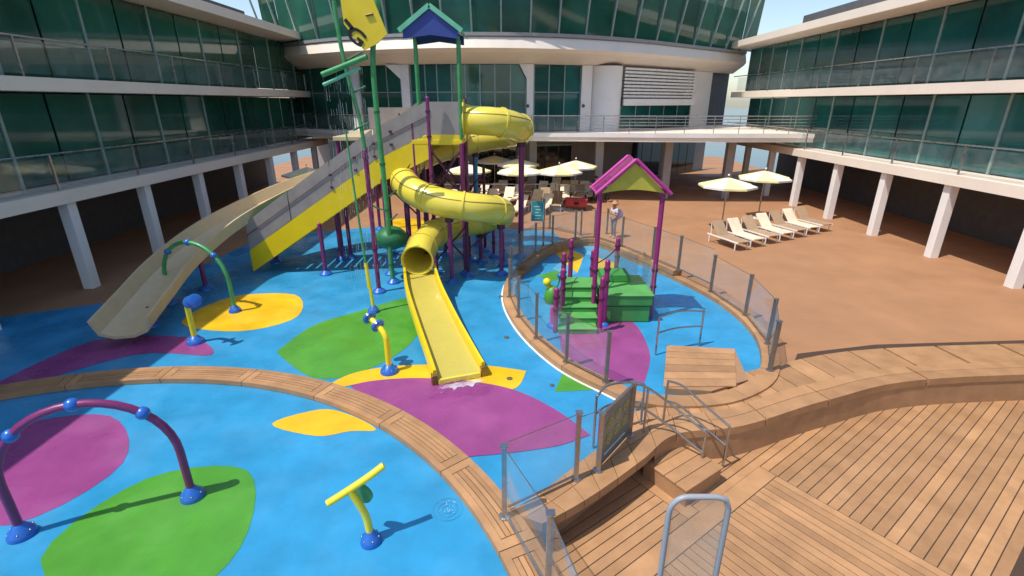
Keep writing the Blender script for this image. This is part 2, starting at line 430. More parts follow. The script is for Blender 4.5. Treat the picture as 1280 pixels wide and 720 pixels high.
def wood_segment(rb, u0, u1, parent, zt, ru, rv, inner=4, fr=0.20, end=0.09):
    du = ru; dv = rv
    e = (u1 - u0) * end
    rb.strip(u0 + du, u1 - du, 0, fr, zt - 0.11, zt, 6).build('plank', M['teak'], parent)
    rb.strip(u0 + du, u1 - du, 1 - fr, 1, zt - 0.11, zt, 6).build('plank', M['teak'], parent)
    rb.strip(u0 + du, u0 + e, fr + 0.001, 1 - fr - 0.001, zt - 0.03, zt, 2).build('plank', M['teak'], parent)
    rb.strip(u1 - e, u1 - du, fr + 0.001, 1 - fr - 0.001, zt - 0.03, zt, 2).build('plank', M['teak'], parent)
    w = (1 - 2 * fr) / inner
    for k in range(inner):
        rb.strip(u0 + e + 0.0005, u1 - e - 0.0005, fr + k * w + dv, fr + (k + 1) * w - dv, zt - 0.03, zt, 6).build('plank', M['teak'], parent)
for a0, a1 in zip(cuts, cuts[1:]):
    wood_segment(walk, deg(a0), deg(a1), wk, ZK, 0.0003, 0.012)

kb = Ribbon(kb_in, kb_out)
kk = structure(kb.strip(0, 0.43, 0.03, 0.52, -0.62, ZK - 0.02, 40).build('raised_kerb', M['teak_edge']))
us = [0.0, 0.09, 0.16, 0.225, 0.29, 0.355, 0.43, 0.50, 0.58, 0.66, 0.75, 0.87, 1.0]
for u0, u1 in zip(us, us[1:]):
    kb.strip(u0 + 0.0008, u1 - 0.0008, 0, 0.46, ZK - 0.10, ZK, 6).build('plank', M['teak'], kk, 0.004)
    if u0 > 0.42: kb.strip(u0, u1, 0.03, 0.965, -0.62, ZK - 0.175, 6).build('riser_board', M['teak_edge'], kk)
    kb.strip(u0 + 0.0008, u1 - 0.0008, 0.475, 1.0, ZK - 0.17, ZK, 6).build('plank', M['teak'], kk, 0.004)

def offset(pts, d, closed=True):
    out = []; n = len(pts)
    for i, p in enumerate(pts):
        a = pts[i - 1] if closed or i else p; b = pts[(i + 1) % n] if closed or i < n - 1 else p
        t = (b - a); t.z = 0; t.normalize(); out.append(p + Vector((t.y, -t.x, 0)) * d)
    return out
encc = enc + [enc[0]]
eo = offset(enc, -0.20); ei = offset(enc, 0.20)
# the loop runs clockwise seen from above, so +d points inwards
er = Ribbon([*eo, eo[0]], [*ei, ei[0]])
ek = structure(er.strip(0, 1, 0.04, 0.96, -0.3, 0.12, 100).build('toddler_pool_kerb', M['teak_edge']))
nseg = 17
for k in range(nseg):
    u0, u1 = k / nseg, (k + 1) / nseg
    hi = 0.34 if 6.9 / 17 < u0 < 10.9 / 17 else 0.14
    er.strip(u0 + 0.0003, u1 - 0.0003, 0, 1, hi - 0.16 if hi > 0.2 else 0.0, hi, 12).build('plank', M['teak'], ek)
    if hi > 0.2:
        er.strip(u0 + 0.0006, u1 - 0.0006, 0.05, 0.95, 0.0, hi - 0.165, 12).build('riser_board', M['teak_edge'], ek)
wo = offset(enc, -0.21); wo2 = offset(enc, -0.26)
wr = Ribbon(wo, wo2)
structure(wr.strip(1 / 102, 36 / 102, 0, 1, 0.001, 0.012, 40).build('painted_sheen_line', M['white_print']))  # white strip stands in for the wet reflection along the kerb foot

# landing between the kerbs, steps and ramp on the right
land = [(p.x + 0.02, p.y + 0.02) for p in kb_in[24:64]] + [(16, 11.6)] + [(p.x, p.y) for p in eo[-24:]] + [(eo[0].x, eo[0].y)]
lo = structure(MB().prism([(2.28, 8.12), (3.2, 8.47), (4.4, 8.73), (6.5, 9.63), (9.5, 10.48), (16, 10.88), (16, 12.1), (9.5, 11.7), (7.2, 11.2), (6.3, 9.95), (5.2, 9.15), (4.3, 8.82), (3.8, 8.74), (2.62, 8.88)], -0.3, 0.045).build('landing', M['caulk']))
for k in range(22):      # boards of the landing, radial to the kerb
    u0 = 0.385 + k * 0.0275; u1 = u0 + 0.026
    a0, a1 = kb.p(u0, -0.02), kb.p(u1, -0.02); d0 = (kb.p(u0, 0) - kb.p(u0, 1)).normalized(); d1 = (kb.p(u1, 0) - kb.p(u1, 1)).normalized()
    w = 0.42 if k < 9 else 0.95
    MB().prism([(a0.x, a0.y), (a1.x, a1.y), (a1.x + d1.x * w, a1.y + d1.y * w), (a0.x + d0.x * w, a0.y + d0.y * w)], 0.03, 0.085).build('plank', M['teak'], lo)
ramp = structure(MB().prism([(3.34, 9.40), (3.98, 11.35), (5.6, 11.2), (5.3, 9.75), (4.3, 9.28)], 0.0, 0.16).build('pool_ramp', M['teak_edge']))
for k in range(6):
    t0, t1 = k / 6 + 0.004, (k + 1) / 6 - 0.004
    A = Vector((3.30, 9.42, 0)).lerp(Vector((3.95, 11.4, 0)), t0); B = Vector((3.30, 9.42, 0)).lerp(Vector((3.95, 11.4, 0)), t1)
    C = Vector((4.9, 9.45, 0)).lerp(Vector((5.6, 11.2, 0)), t1); D = Vector((4.9, 9.45, 0)).lerp(Vector((5.6, 11.2, 0)), t0)
    MB().prism([(A.x, A.y), (B.x, B.y), (C.x, C.y), (D.x, D.y)], 0.15, 0.185).build('plank', M['teak'], ramp)
st = structure(MB().prism([(2.46, 7.56), (3.30, 8.12), (3.85, 7.42), (3.0, 6.78)], -0.6, -0.27).build('deck_step', M['teak_edge']))
for k in range(4):
    t0, t1 = k / 4 + 0.006, (k + 1) / 4 - 0.006
    f = lambda t, s: Vector((2.44, 7.56, 0)).lerp(Vector((2.99, 6.76, 0)), t) + Vector((0.87, 0.60, 0)) * s
    MB().prism([tuple(f(t0, 0))[:2], tuple(f(t1, 0))[:2], tuple(f(t1, 1))[:2], tuple(f(t0, 1))[:2]], -0.275, -0.24).build('plank', M['teak'], st, 0.004)

# lower deck with its boards
ZD = -0.6
ld = structure(MB().prism([(-1.5, -3), (20, -3), (20, 10.8), (9, 10.4), (4.4, 9.0), (2.3, 7.3), (0.6, 5.9), (0.2, 5.6), (1.2, 3.4), (1.4, 1.6), (0.8, -0.6), (-1, -2.6)], -0.9, ZD - 0.012).build('lower_deck', M['caulk']))
O = Vector((1.07, 6.39, 0)); E1 = Vector((1.40, 1.03, 0)).normalized(); E2 = Vector((E1.y, -E1.x, 0))
def board(s0, s1, n0, n1, parent=ld):
    q = [O + E1 * s + E2 * n for s, n in ((s0, n0), (s1, n0), (s1, n1), (s0, n1))]
    MB().prism([(p.x, p.y) for p in q], ZD - 0.02, ZD).build('plank', M['teak'], parent)
pw = 0.173; gp = 0.0085
SB = 1.60
board(-2.0, SB, -0.75, -pw * 0.0 - gp)
for k in range(6):
    board(-2.0, SB, k * pw + gp, (k + 1) * pw - gp)
board(-2.0, 3.84 - gp, 6 * pw + gp, 6 * pw + 0.34)
board(SB + 2 * gp, SB + 0.3, -0.75, 6 * pw - gp)
N0 = 6 * pw + 0.34 + 2 * gp
for k in range(34):      # boards that run towards the rail
    s = -1.6 + k * 0.16
    board(s + gp, s + 0.16 - gp, N0, N0 + 3.2)
for k in range(40):      # boards on towards the right
    n = -2.4 + k * pw
    board(SB + 0.3 + 2 * gp if n < 6 * pw else 3.84 + gp, 14.5, n + gp, n + pw - gp)

# ------------------------------------------------------------------ glass fences
def post_mesh(parent, x, y, z, h, mat='steel', w=0.10, r=0.0):
    p = MB().bar((x, y, z + 0.02), (x, y, z + h), w, w * 0.75, (math.cos(r), math.sin(r), 0)).build('post', M[mat], parent, 0.006)
    MB().lathe([(0.09, 0), (0.09, 0.02), (0.05, 0.03)], (x, y, z), 12).build('base_plate', M['steel'], p)
    MB().box((x, y, z + h + 0.008), (w * 1.15, w * 0.95, 0.016), r).build('cap', M['steel'], p)
    return p
def glass_panel(parent, a, b, z0, z1, inset=0.06, mat='glass', name='glass_panel', edge=True):
    a, b = Vector(a), Vector(b); t = (b - a).normalized(); a2, b2 = a + t * inset, b - t * inset
    n = Vector((t.y, -t.x, 0)) * 0.006
    v = []
    for z in (z0, z1):
        for p in (a2 - n, b2 - n, b2 + n, a2 + n): v.append((p.x, p.y, z))
    o = MB().add(v, [(3, 2, 1, 0), (4, 5, 6, 7), (0, 1, 5, 4), (1, 2, 6, 5), (2, 3, 7, 6), (3, 0, 4, 7)]).build(name, M[mat], parent)
    if name == 'glass_panel' and edge: MB().bar((a2.x, a2.y, z1 + 0.006), (b2.x, b2.y, z1 + 0.006), 0.012, 0.008).build('polished_edge', M['steel_dark'], o)
    return o
def fence(label, pts, z, h, closed=False, mat='steel', skip=(), group=None, posts=True):
    root = thing('glass_fence', (pts[0][0], pts[0][1], z), label, 'fence', group)
    for i, p in enumerate(pts): post_mesh(root, p[0], p[1], z if len(p) < 3 else p[2], h, mat)
    for i in range(len(pts) - (0 if closed else 1)):
        if i in skip: continue
        a, b = pts[i], pts[(i + 1) % len(pts)]
        za = z if len(a) < 3 else max(a[2], b[2] if len(b) > 2 else z)
        glass_panel(root, (a[0], a[1], 0), (b[0], b[1], 0), za + 0.09, za + h - 0.03)
        MB().bar((a[0], a[1], za + 0.075), (b[0], b[1], za + 0.075), 0.03, 0.03).build('bottom_rail', M['steel'], root)
    return root
rf = 8.57
fA = [tuple(ring(R(a), rf))[:2] for a in (29.4, 20.3, 10.5, 0.5)]
fence('near glass balustrade along the grooved timber walkway above the lower deck', fA, ZK, 1.30)
fB = [(-0.02, 5.99), (1.06, 6.66)]
o = thing('glass_fence', (0.5, 6.3, ZK), 'short glass balustrade on the raised kerb beside the pictogram board', 'fence')
post_mesh(o, 1.06, 6.66, ZK, 1.30)
glass_panel(o, (-0.12, 5.93, 0), (1.06, 6.66, 0), ZK + 0.09, ZK + 1.27)
MB().bar((-0.06, 5.97, ZK + 0.075), (1.06, 6.66, ZK + 0.075), 0.03, 0.03).build('bottom_rail', M['steel'], o)
glass_panel(o, (1.06, 6.66, 0), (1.44, 6.86, 0), ZK + 0.09, ZK + 1.2)

# gate board with pictograms
gb = thing('pictogram_board', (1.8, 7.3, ZK), 'grey rules board with olive round pictograms between steel posts on the kerb', 'sign')
A, B = Vector((1.46, 6.86, 0)), Vector((2.20, 7.80, 0)); T = (B - A).normalized(); NRM = Vector((T.y, -T.x, 0))
post_mesh(gb, A.x, A.y, ZK, 1.15); post_mesh(gb, B.x, B.y, ZK, 1.15, 'steel_dark')
pn = glass_panel(gb, A, B, ZK + 0.12, ZK + 1.10, 0.07, 'board_grey', 'panel')
for zz in (ZK + 0.10, ZK + 1.12):
    MB().bar(A + Vector((0, 0, zz)), B + Vector((0, 0, zz)), 0.04, 0.04).build('frame_rail', M['steel'], gb)
LB = (B - A).length
def disc(c, nrm, r, th, n=16):
    t = Vector((0, 0, 1)).cross(nrm).normalized(); u = nrm.cross(t); m = MB(); vs = []
    for s in (0, 1):
        for k in range(n):
            a = 2 * math.pi * k / n; vs.append(c + nrm * th * s + t * r * math.cos(a) + u * r * math.sin(a))
    return m.add(vs, [tuple(range(n - 1, -1, -1)), tuple(range(n, 2 * n))] + [(k, (k + 1) % n, n + (k + 1) % n, n + k) for k in range(n)])
for i in range(3):
    for j in range(2):
        c = A + T * (0.30 + 0.30 * i) + Vector((0, 0, ZK + 0.80 - 0.32 * j + 0.02 * i)) + NRM * 0.008
        pg = disc(c, NRM, 0.105, 0.006).build('pictogram', M['olive_print'], gb)
        disc(c + NRM * 0.006, NRM, 0.070, 0.003).build('symbol_field', M['board_grey'], pg)
        m = MB(); q = c + NRM * 0.010
        m.bar(q - T * 0.05 + Vector((0, 0, 0.04 * (1 - 2 * (i % 2)))), q + T * 0.05 - Vector((0, 0, 0.04 * (1 - 2 * (i % 2)))), 0.028, 0.004, NRM)
        m.build('symbol', M['olive_print'], pg)
q0 = A + T * 0.18 + Vector((0, 0, ZK + 0.22)) + NRM * 0.010; q1 = A + T * 0.95 + Vector((0, 0, ZK + 0.22)) + NRM * 0.010
MB().bar(q0, q1, 0.02, 0.004, NRM).build('printed_line', M['white_print'], gb)

# handrails
def handrail(label, paths, name='handrail', r=0.022):
    root = thing(name, (paths[0][0][0], paths[0][0][1], 0.1), label, 'handrail')
    for p in paths: MB().tube(catmull(p, 6), r, 10).build('rail', M['steel'], root)
    return root
h = handrail('curved steel handrail leaving the pictogram board towards the deck steps',
    [[(2.24, 7.85, 1.20), (2.50, 7.92, 1.08), (3.02, 7.9, 0.68), (3.55, 7.62, 0.32)],
     [(2.24, 7.85, 0.72), (2.50, 7.92, 0.60), (3.02, 7.9, 0.22), (3.55, 7.62, -0.12)]])
for x, y, z0, z1 in ((3.55, 7.62, -0.24, 0.34), (2.50, 7.92, ZK, 1.08)): MB().tube([(x, y, z0), (x, y, z1)], 0.024, 10).build('post', M['steel'], h)
h = handrail('second steel handrail across the deck steps from the pictogram board',
    [[(2.95, 8.20, 1.06), (3.25, 8.20, 0.94), (3.70, 8.02, 0.58), (4.05, 7.78, 0.34)], [(2.95, 8.20, 0.62), (3.25, 8.20, 0.50), (3.70, 8.02, 0.14), (4.05, 7.78, -0.10)]])
for x, y, z0, z1 in ((2.95, 8.20, ZK, 1.06), (4.05, 7.78, ZD, 0.35)): MB().tube([(x, y, z0), (x, y, z1)], 0.024, 10).build('post', M['steel'], h)
h = handrail('steel handrail on the pad side of the raised kerb behind the pictogram board',
    [[(1.52, 7.60, ZK + 1.0), (1.72, 7.86, ZK + 1.04), (2.1, 8.05, ZK + 1.0), (2.5, 8.15, ZK + 0.9)], [(1.50, 7.60, ZK + 0.62), (1.75, 7.86, ZK + 0.62), (2.1, 8.05, ZK + 0.58), (2.5, 8.15, ZK + 0.5)]])
for x, y, z in ((1.50, 7.60, 1.12), (2.5, 8.15, 1.0)): MB().tube([(x, y, 0.02), (x, y, z)], 0.024, 10).build('post', M['steel'], h)
h = handrail('thin steel grab rail by the ramp in the toddler pool', [[(3.62, 11.2, 1.05), (4.2, 11.5, 1.08), (4.9, 11.7, 1.0)], [(3.62, 11.2, 0.62), (4.2, 11.5, 0.62), (4.9, 11.7, 0.58)]])
for x, y in ((3.62, 11.2), (4.9, 11.7)): MB().tube([(x, y, 0.0), (x, y, 1.05)], 0.024, 10).build('post', M['steel'], h)

# fence round the toddler pool: posts stand on the kerb
ep = [(2.42, 9.98), (1.45, 10.98), (0.72, 12.10), (0.22, 13.38), (-0.01, 14.7), (0.0, 16.2), (0.42, 17.45), (0.98, 18.9), (1.62, 20.15)]
ep = []
for u in (1.05, 2.05, 3.05, 4.0, 5.0, 6.0, 7.0, 7.5, 8.0, 8.55, 9.0, 9.6, 10.3, 11.0, 11.7, 12.5, 13.3, 14.0):
    p = er.p(u / 17, 0.5); ep.append((p.x, p.y, 0.34 if 6.95 < u <= 11.01 else 0.14))
fence('glass fence on a curved timber kerb enclosing the toddler pool', ep, 0.14, 1.25, mat='steel_dark')

# ------------------------------------------------------------------ water slide
TR = 0.475
path_px = [(583, 150, 18.2), (602, 151, 18.0), (622, 152.5, 18.0), (642, 157, 18.5), (652, 162, 19.6), (645, 167, 20.9), (622, 171, 21.5), (592, 177, 21.5), (555, 186, 20.8), (522, 199, 19.6),
           (504, 217, 18.2), (514, 237, 17.2), (545, 251, 16.7), (580, 258, 16.55), (608, 261, 16.8), (627, 265, 17.6), (622, 270, 18.6), (600, 277, 19.0), (570, 283, 18.5), (545, 291, 17.3), (529, 307, 16.0), (522, 325, 14.95)]
cl = resample(catmull([at(*p) for p in path_px], 10), 0.16)
slide = thing('water_slide', (-1.9, 14.0, 0), 'yellow spiral tube water slide with a long open run-out chute', 'water slide')
per = 8
i = 0; joints = []
while i < len(cl) - 1:
    j = min(i + per, len(cl) - 1)
    if len(cl) - 1 - j < 4: j = len(cl) - 1
    seg = MB().tube(cl[i:j + 1], TR, 28, False, inner=0.03, up=(0, 0, 1)).build('tube_section', M['slide_yellow'], slide)
    # seams where upper and lower shells meet
    for ang in (R(32), R(148)):
        pts = []
        for k in range(i, j + 1):
            t = (cl[min(k + 1, len(cl) - 1)] - cl[max(k - 1, 0)]).normalized(); x = t.cross(Vector((0, 0, 1))).normalized(); y = x.cross(t)
            pts.append(cl[k] + (x * math.cos(ang) + y * math.sin(ang)) * (TR + 0.002))
        MB().tube(pts, 0.014, 6).build('shell_seam', M['seam'], seg)
    joints.append(i); i = j
joints.append(len(cl) - 1)
for k in joints:
    t = (cl[min(k + 1, len(cl) - 1)] - cl[max(k - 1, 0)]).normalized()
    w = 0.035 if k not in (0, len(cl) - 1) else 0.06
    MB().tube([cl[k] - t * w, cl[k] + t * w], TR + 0.035, 28, False, inner=0.03, up=(0, 0, 1)).build('joint_flange', M['slide_yellow'], slide)
fl = cl[0] + Vector((-0.05, 0, 0.05))
MB().tube([cl[0] - Vector((0.10, 0, 0)), cl[0] - Vector((0.05, 0, 0))], TR + 0.20, 28, False, inner=0.18, up=(0, 0, 1)).build('entry_collar', M['slide_yellow'], slide)

# run-out chute: floor, two walls with rounded rims, end lip
c0 = cl[-1]; d0 = (cl[-1] - cl[-3]); d0.z = 0; d0.normalize()
axis = catmull([c0 + Vector((0, 0, -TR + 0.02)) - d0 * 0.25, Vector((-2.62, 13.9, 0.70)), Vector((-2.05, 12.3, 0.42)), Vector((-1.55, 10.95, 0.24)), Vector((-1.20, 9.98, 0.15))], 8)
chw = [0.42 + 0.09 * k / (len(axis) - 1) for k in range(len(axis))]
def loft(profile, mat, name, parent, smooth=True, ax=axis):
    m = MB(); n = len(profile(0.5)); b = 0
    for k, p in enumerate(ax):
        t = (ax[min(k + 1, len(ax) - 1)] - ax[max(k - 1, 0)]).normalized(); x = t.cross(Vector((0, 0, 1))).normalized(); y = x.cross(t)
        for a, c in profile(chw[k] if ax is axis else 0.5): m.v.append(tuple(p + x * a + y * c))
    for k in range(len(ax) - 1):
        for q in range(n):
            q2 = (q + 1) % n; m.f.append((k * n + q, k * n + q2, (k + 1) * n + q2, (k + 1) * n + q))
    m.f.append(tuple(range(n))); m.f.append(tuple(reversed(range((len(ax) - 1) * n, len(ax) * n))))
    m.smooth = smooth
    return m.build(name, M[mat], parent)
chute = loft(lambda w: [(-w, 0), (-w * 0.5, -0.012), (0, -0.018), (w * 0.5, -0.012), (w, 0), (w, -0.06), (-w, -0.06)], 'slide_floor', 'chute_floor', slide)
for sgn in (-1, 1):
    loft(lambda w: [(sgn * (w - 0.005), -0.02), (sgn * (w + 0.01), 0.20), (sgn * (w + 0.02), 0.235), (sgn * (w + 0.075), 0.245), (sgn * (w + 0.095), 0.22), (sgn * (w + 0.10), -0.10), (sgn * (w + 0.02), -0.10)][::sgn],
         'slide_bright', 'chute_wall', slide)
e = axis[-1]; te = (axis[-1] - axis[-2]).normalized(); xe = te.cross(Vector((0, 0, 1))).normalized()
MB().bar(e - xe * 0.5 + Vector((0, 0, -0.07)) + te * 0.02, e + xe * 0.5 + Vector((0, 0, -0.07)) + te * 0.02, 0.07, 0.13).build('end_lip', M['slide_yellow'], slide, 0.02)
for sgn in (-1, 1):
    MB().bar(e + xe * sgn * 0.575 - te * 0.10 + Vector((0, 0, -0.01)), e + xe * sgn * 0.575 + te * 0.05 + Vector((0, 0, -0.01)), 0.135, 0.27).build('end_foot', M['brass'], slide, 0.02)
for k in (6, 16, 25):
    p = axis[k]
    for sgn in (-1, 1):
        x = xe * 0.4 * sgn
        MB().tube([(p.x + x.x, p.y + x.y, 0), (p.x + x.x, p.y + x.y, max(p.z - 0.04, 0.08))], 0.05, 10).build('support_leg', M['purple'], slide)

def round_post(name, parent, x, y, z1, r=0.075, mat='purple', base=True, z0=0.0, bands=()):
    p = MB().tube([(x, y, z0), (x, y, z1)], r, 14).build(name, M[mat], parent)
    MB().ball((x, y, z1), r, 12).build('post_cap', M[mat], p)
    if base: MB().lathe([(r + 0.16, 0), (r + 0.15, 0.05), (r + 0.06, 0.12), (r + 0.01, 0.16)], (x, y, z0), 16).build('base_cone', M['pipe_blue'], p)
    for zb in bands:
        MB().lathe([(r + 0.022, -0.03), (r + 0.022, 0.03), (r + 0.004, 0.033)], (x, y, zb), 14).build('clamp', M['dark_purple'], p)
    return p
def tube_z_at(x, y):
    best = min(cl, key=lambda p: (p.x - x) ** 2 + (p.y - y) ** 2 + 0.0 * p.z)
    return best
def nearest_low(x, y):
    near = [p for p in cl if (p.x - x) ** 2 + (p.y - y) ** 2 < 0.09]
    return min(near, key=lambda p: p.z) if near else min(cl, key=lambda p: (p.x - x) ** 2 + (p.y - y) ** 2)
for px, py, Y in ((558, 254, 0), (626, 264, 0), (600, 277, 0), (500, 210, 0), (655, 162, 0), (592, 177, 0), (535, 300, 0)):
    # the support under the tube point nearest in the photograph
    def scr(p):
        d = p - Vector((0, 0, CAM_H)); dep = d.y * CP - d.z * SP; v = d.y * SP + d.z * CP
        return 640 + FPX * d.x / dep, 360 - FPX * v / dep
    q = min(cl, key=lambda p: (scr(p)[0] - px) ** 2 + (scr(p)[1] - py) ** 2)
    r = 0.11 if px == 655 else 0.075
    round_post('support_post', slide, q.x, q.y, q.z - TR - 0.02, r, 'bright_blue' if px == 592 else 'purple')
    MB().tube([(q.x, q.y, q.z - TR - 0.14), (q.x, q.y, q.z - TR + 0.04)], r + 0.07, 12).build('saddle', M['dark_purple'], slide)

# ------------------------------------------------------------------ tower with roof and stairs
PX0, PX1, PY0, PY1, PZ = -3.35, -1.72, 17.6, 19.2, 4.80
tower = thing('slide_tower', (-2.5, 18.4, 0), 'purple posted slide tower with blue gabled roof and smoked side panels', 'tower')
dp = MB().box(((PX0 + PX1) / 2, (PY0 + PY1) / 2, PZ - 0.08), (PX1 - PX0 + 0.1, PY1 - PY0 + 0.1, 0.16)).build('platform', M['slide_bright'], tower, 0.02)
for x, y in ((PX0 + 0.55, PY0), (PX1, PY0), (PX0, PY1), (PX1, PY1), (PX0, PY0 + 0.02)):
    if (x, y) == (PX1, PY0) or (x, y) == (PX0, PY1):
        round_post('post', tower, x, y, PZ - 0.16, 0.075)
        MB().tube([(x, y, PZ), (x, y, 7.95)], 0.06, 12).build('roof_post', M['green_pole'], tower)
    elif (x, y) == (PX1, PY1):
        round_post('post', tower, x, y, 6.05, 0.075)
    else:
        round_post('post', tower, x, y, 6.1 if x > PX0 else 5.3, 0.07, bands=(1.2, 2.4, 3.6, 4.9, 5.7) if x > PX0 else ())
MB().tube([(PX0 + 0.25, PY0 + 0.02, PZ), (PX0 + 0.25, PY0 + 0.02, 8.0)], 0.055, 12).build('roof_post', M['green_pole'], tower)
MB().tube([(PX1 - 0.1, PY1 - 0.2, PZ), (PX1 - 0.1, PY1 - 0.2, 7.95)], 0.055, 12).build('roof_post', M['green_pole'], tower)
# roof
rx0, rx1, rz0, rzp = PX0 - 0.18, PX1 + 0.16, 8.10, 8.80; xm = (rx0 + rx1) / 2; ry0, ry1 = PY0 - 0.25, PY1 + 0.2
for sx in (-1, 1):
    xe_ = rx0 if sx < 0 else rx1
    v = [(xm, ry0, rzp), (xm, ry1, rzp), (xe_, ry1, rz0), (xe_, ry0, rz0)]
    vs = v + [(a, b, c - 0.05) for a, b, c in v]
    MB().add(vs, [(0, 1, 2, 3), (7, 6, 5, 4), (0, 3, 7, 4), (1, 5, 6, 2), (2, 6, 7, 3), (0, 4, 5, 1)]).build('roof_slope', M['green_trim'], tower)
    MB().bar((xm, ry0 - 0.03, rzp - 0.03), (xe_, ry0 - 0.03, rz0 - 0.03), 0.06, 0.14, (0, 0, 1)).build('barge_board', M['green_trim'], tower)
for yy in (ry0 + 0.02, ry1 - 0.02):
    tri = [(rx0 + 0.12, rz0 - 0.25), (rx0 + 0.12, rz0), (xm, rzp - 0.07), (rx1 - 0.12, rz0), (rx1 - 0.12, rz0 - 0.25), (xm, rz0 - 0.14)]
    vs = [(x, yy - 0.012, z) for x, z in tri] + [(x, yy + 0.012, z) for x, z in tri]
    MB().add(vs, [(0, 1, 2, 3, 4, 5)[::-1], (6, 7, 8, 9, 10, 11)] + [(k, (k + 1) % 6, 6 + (k + 1) % 6, 6 + k) for k in range(6)]).build('gable_panel', M['roof_blue'], tower)
# side panels of the platform
def wall_panel(parent, a, b, za0, za1, zb0, zb1, mat, name, th=0.02):
    a, b = Vector(a), Vector(b); t = (b - a); t.z = 0; t.normalize(); n = Vector((t.y, -t.x, 0)) * th / 2
    vs = []
    for p, z0, z1 in ((a, za0, za1), (b, zb0, zb1)):
        for q in (-1, 1):
            for z in (z0, z1): vs.append((p.x + n.x * q, p.y + n.y * q, z))
    return MB().add(vs, [(0, 1, 3, 2), (4, 6, 7, 5), (0, 4, 5, 1), (2, 3, 7, 6), (1, 5, 7, 3), (0, 2, 6, 4)]).build(name, M[mat], parent)
wall_panel(tower, (PX0 + 0.6, PY0 - 0.03, 0), (PX1 - 0.05, PY0 - 0.03, 0), PZ + 0.16, 6.0, PZ + 0.16, 6.0, 'smoked_panel', 'guard_panel')
wall_panel(tower, (PX0 + 0.6, PY0 - 0.03, 0), (PX1 - 0.05, PY0 - 0.03, 0), PZ - 0.18, PZ + 0.15, PZ - 0.18, PZ + 0.15, 'slide_bright', 'skirt_panel')
wall_panel(tower, (PX0, PY1 + 0.02, 0), (PX1 - 0.05, PY1 + 0.02, 0), PZ + 0.05, 6.0, PZ + 0.05, 6.0, 'smoked_panel', 'guard_panel')
# stairs down to the left
sl = 0.655; X2 = -9.6
def sz(x): return PZ + (x - PX0) * sl + 0.0
for yy, nm in ((PY0 - 0.03, 0), (PY1 + 0.02, 1)):
    xs = [PX0 + 0.55 if nm == 0 else PX0, -4.7, -6.3, -7.9, X2]
    for a, b in zip(xs, xs[1:]):
        fz = lambda x: min(sz(x), PZ)
        wall_panel(tower, (a - 0.02, yy, 0), (b + 0.02, yy, 0), fz(a) + 0.20, fz(a) + 1.22, fz(b) + 0.20, fz(b) + 1.22, 'smoked_panel', 'guard_panel')
        wall_panel(tower, (a, yy, 0), (b, yy, 0), max(fz(a) - 0.62, 0.0), fz(a) + 0.19, max(fz(b) - 0.62, 0.0), fz(b) + 0.19, 'slide_bright', 'skirt_panel')
        MB().bar((a, yy - 0.03, fz(a) + 0.75), (b, yy - 0.03, fz(b) + 0.75), 0.02, 0.02).build('handrail', M['dark_purple'], tower)
    for x in (-4.1, -4.7, -5.4, -6.3):
        for dz in (0.75, 0.33): MB().box((x, yy - 0.03, sz(x) + dz), (0.10, 0.05, 0.08)).build('bracket', M['dark_purple'], tower, 0.01)
        if nm == 1: MB().bar((x, yy - 0.05, sz(x) + 0.5), (x, yy - 0.05, sz(x) + 1.3), 0.06, 0.05).build('bracket_post', M['purple'], tower)
nst = 23
for k in range(nst):
    x = PX0 - 0.13 - k * (PX0 - X2) / nst
    MB().box((x, (PY0 + PY1) / 2, sz(x) - 0.06), (0.26, PY1 - PY0 - 0.06, 0.05)).build('stair_tread', M['step_green'], tower)
for x, y, b in ((-4.49, 15.66 + 1.85, 1), (-4.9, PY1 + 0.05, 0), (-6.9, PY0 - 0.1, 0), (-6.9, PY1 + 0.1, 0)):
    round_post('post', tower, x, y, max(sz(x) - 0.6, 1.0), 0.075)
MB().box((-4.2, 22.0, 4.70), (5.0, 5.2, 0.16)).build('added_shade_platform', M['cream'], tower, 0.02)  # added, with the posts and panel after it, to cast shade beneath the tower
for x in (-6.6, -4.2, -1.8):
    for y in (19.6, 24.4): round_post('post', tower, x, y, 4.62, 0.075)
wall_panel(tower, (-6.7, 24.6, 0), (-1.7, 24.6, 0), 4.8, 5.75, 4.8, 5.75, 'smoked_panel', 'guard_panel')
for x, y, z in ((-1.6, 17.3, 2.0), (-0.75, 19.7, 1.35), (-1.15, 20.6, 3.6), (-2.75, 19.9, 3.4), (-0.35, 18.6, 1.3), (-3.6, 20.4, 3.2)):
    round_post('post', tower, x, y, z, 0.06, 'purple' if x > -1 else 'dark_purple', bands=(z * 0.45,))
for a, b in (((-1.6, 17.3, 1.9), (-2.8, 17.6, 0.5)), ((-0.75, 19.7, 1.2), (-1.6, 17.3, 1.0)), ((-1.15, 20.6, 3.3), (-2.75, 19.9, 1.6)), ((-2.75, 19.9, 3.3), (-1.15, 20.6, 1.6)), ((-2.8, 17.6, 3.9), (-2.75, 19.9, 2.3)),
             ((-3.35, 17.6, 4.2), (-4.5, 17.5, 2.6)), ((-4.5, 17.5, 3.4), (-3.35, 17.6, 2.2)), ((-2.8, 17.6, 2.2), (-3.35, 17.6, 1.0))):
    MB().tube([a, b], 0.03, 8).build('brace', M['dark_purple'], tower)
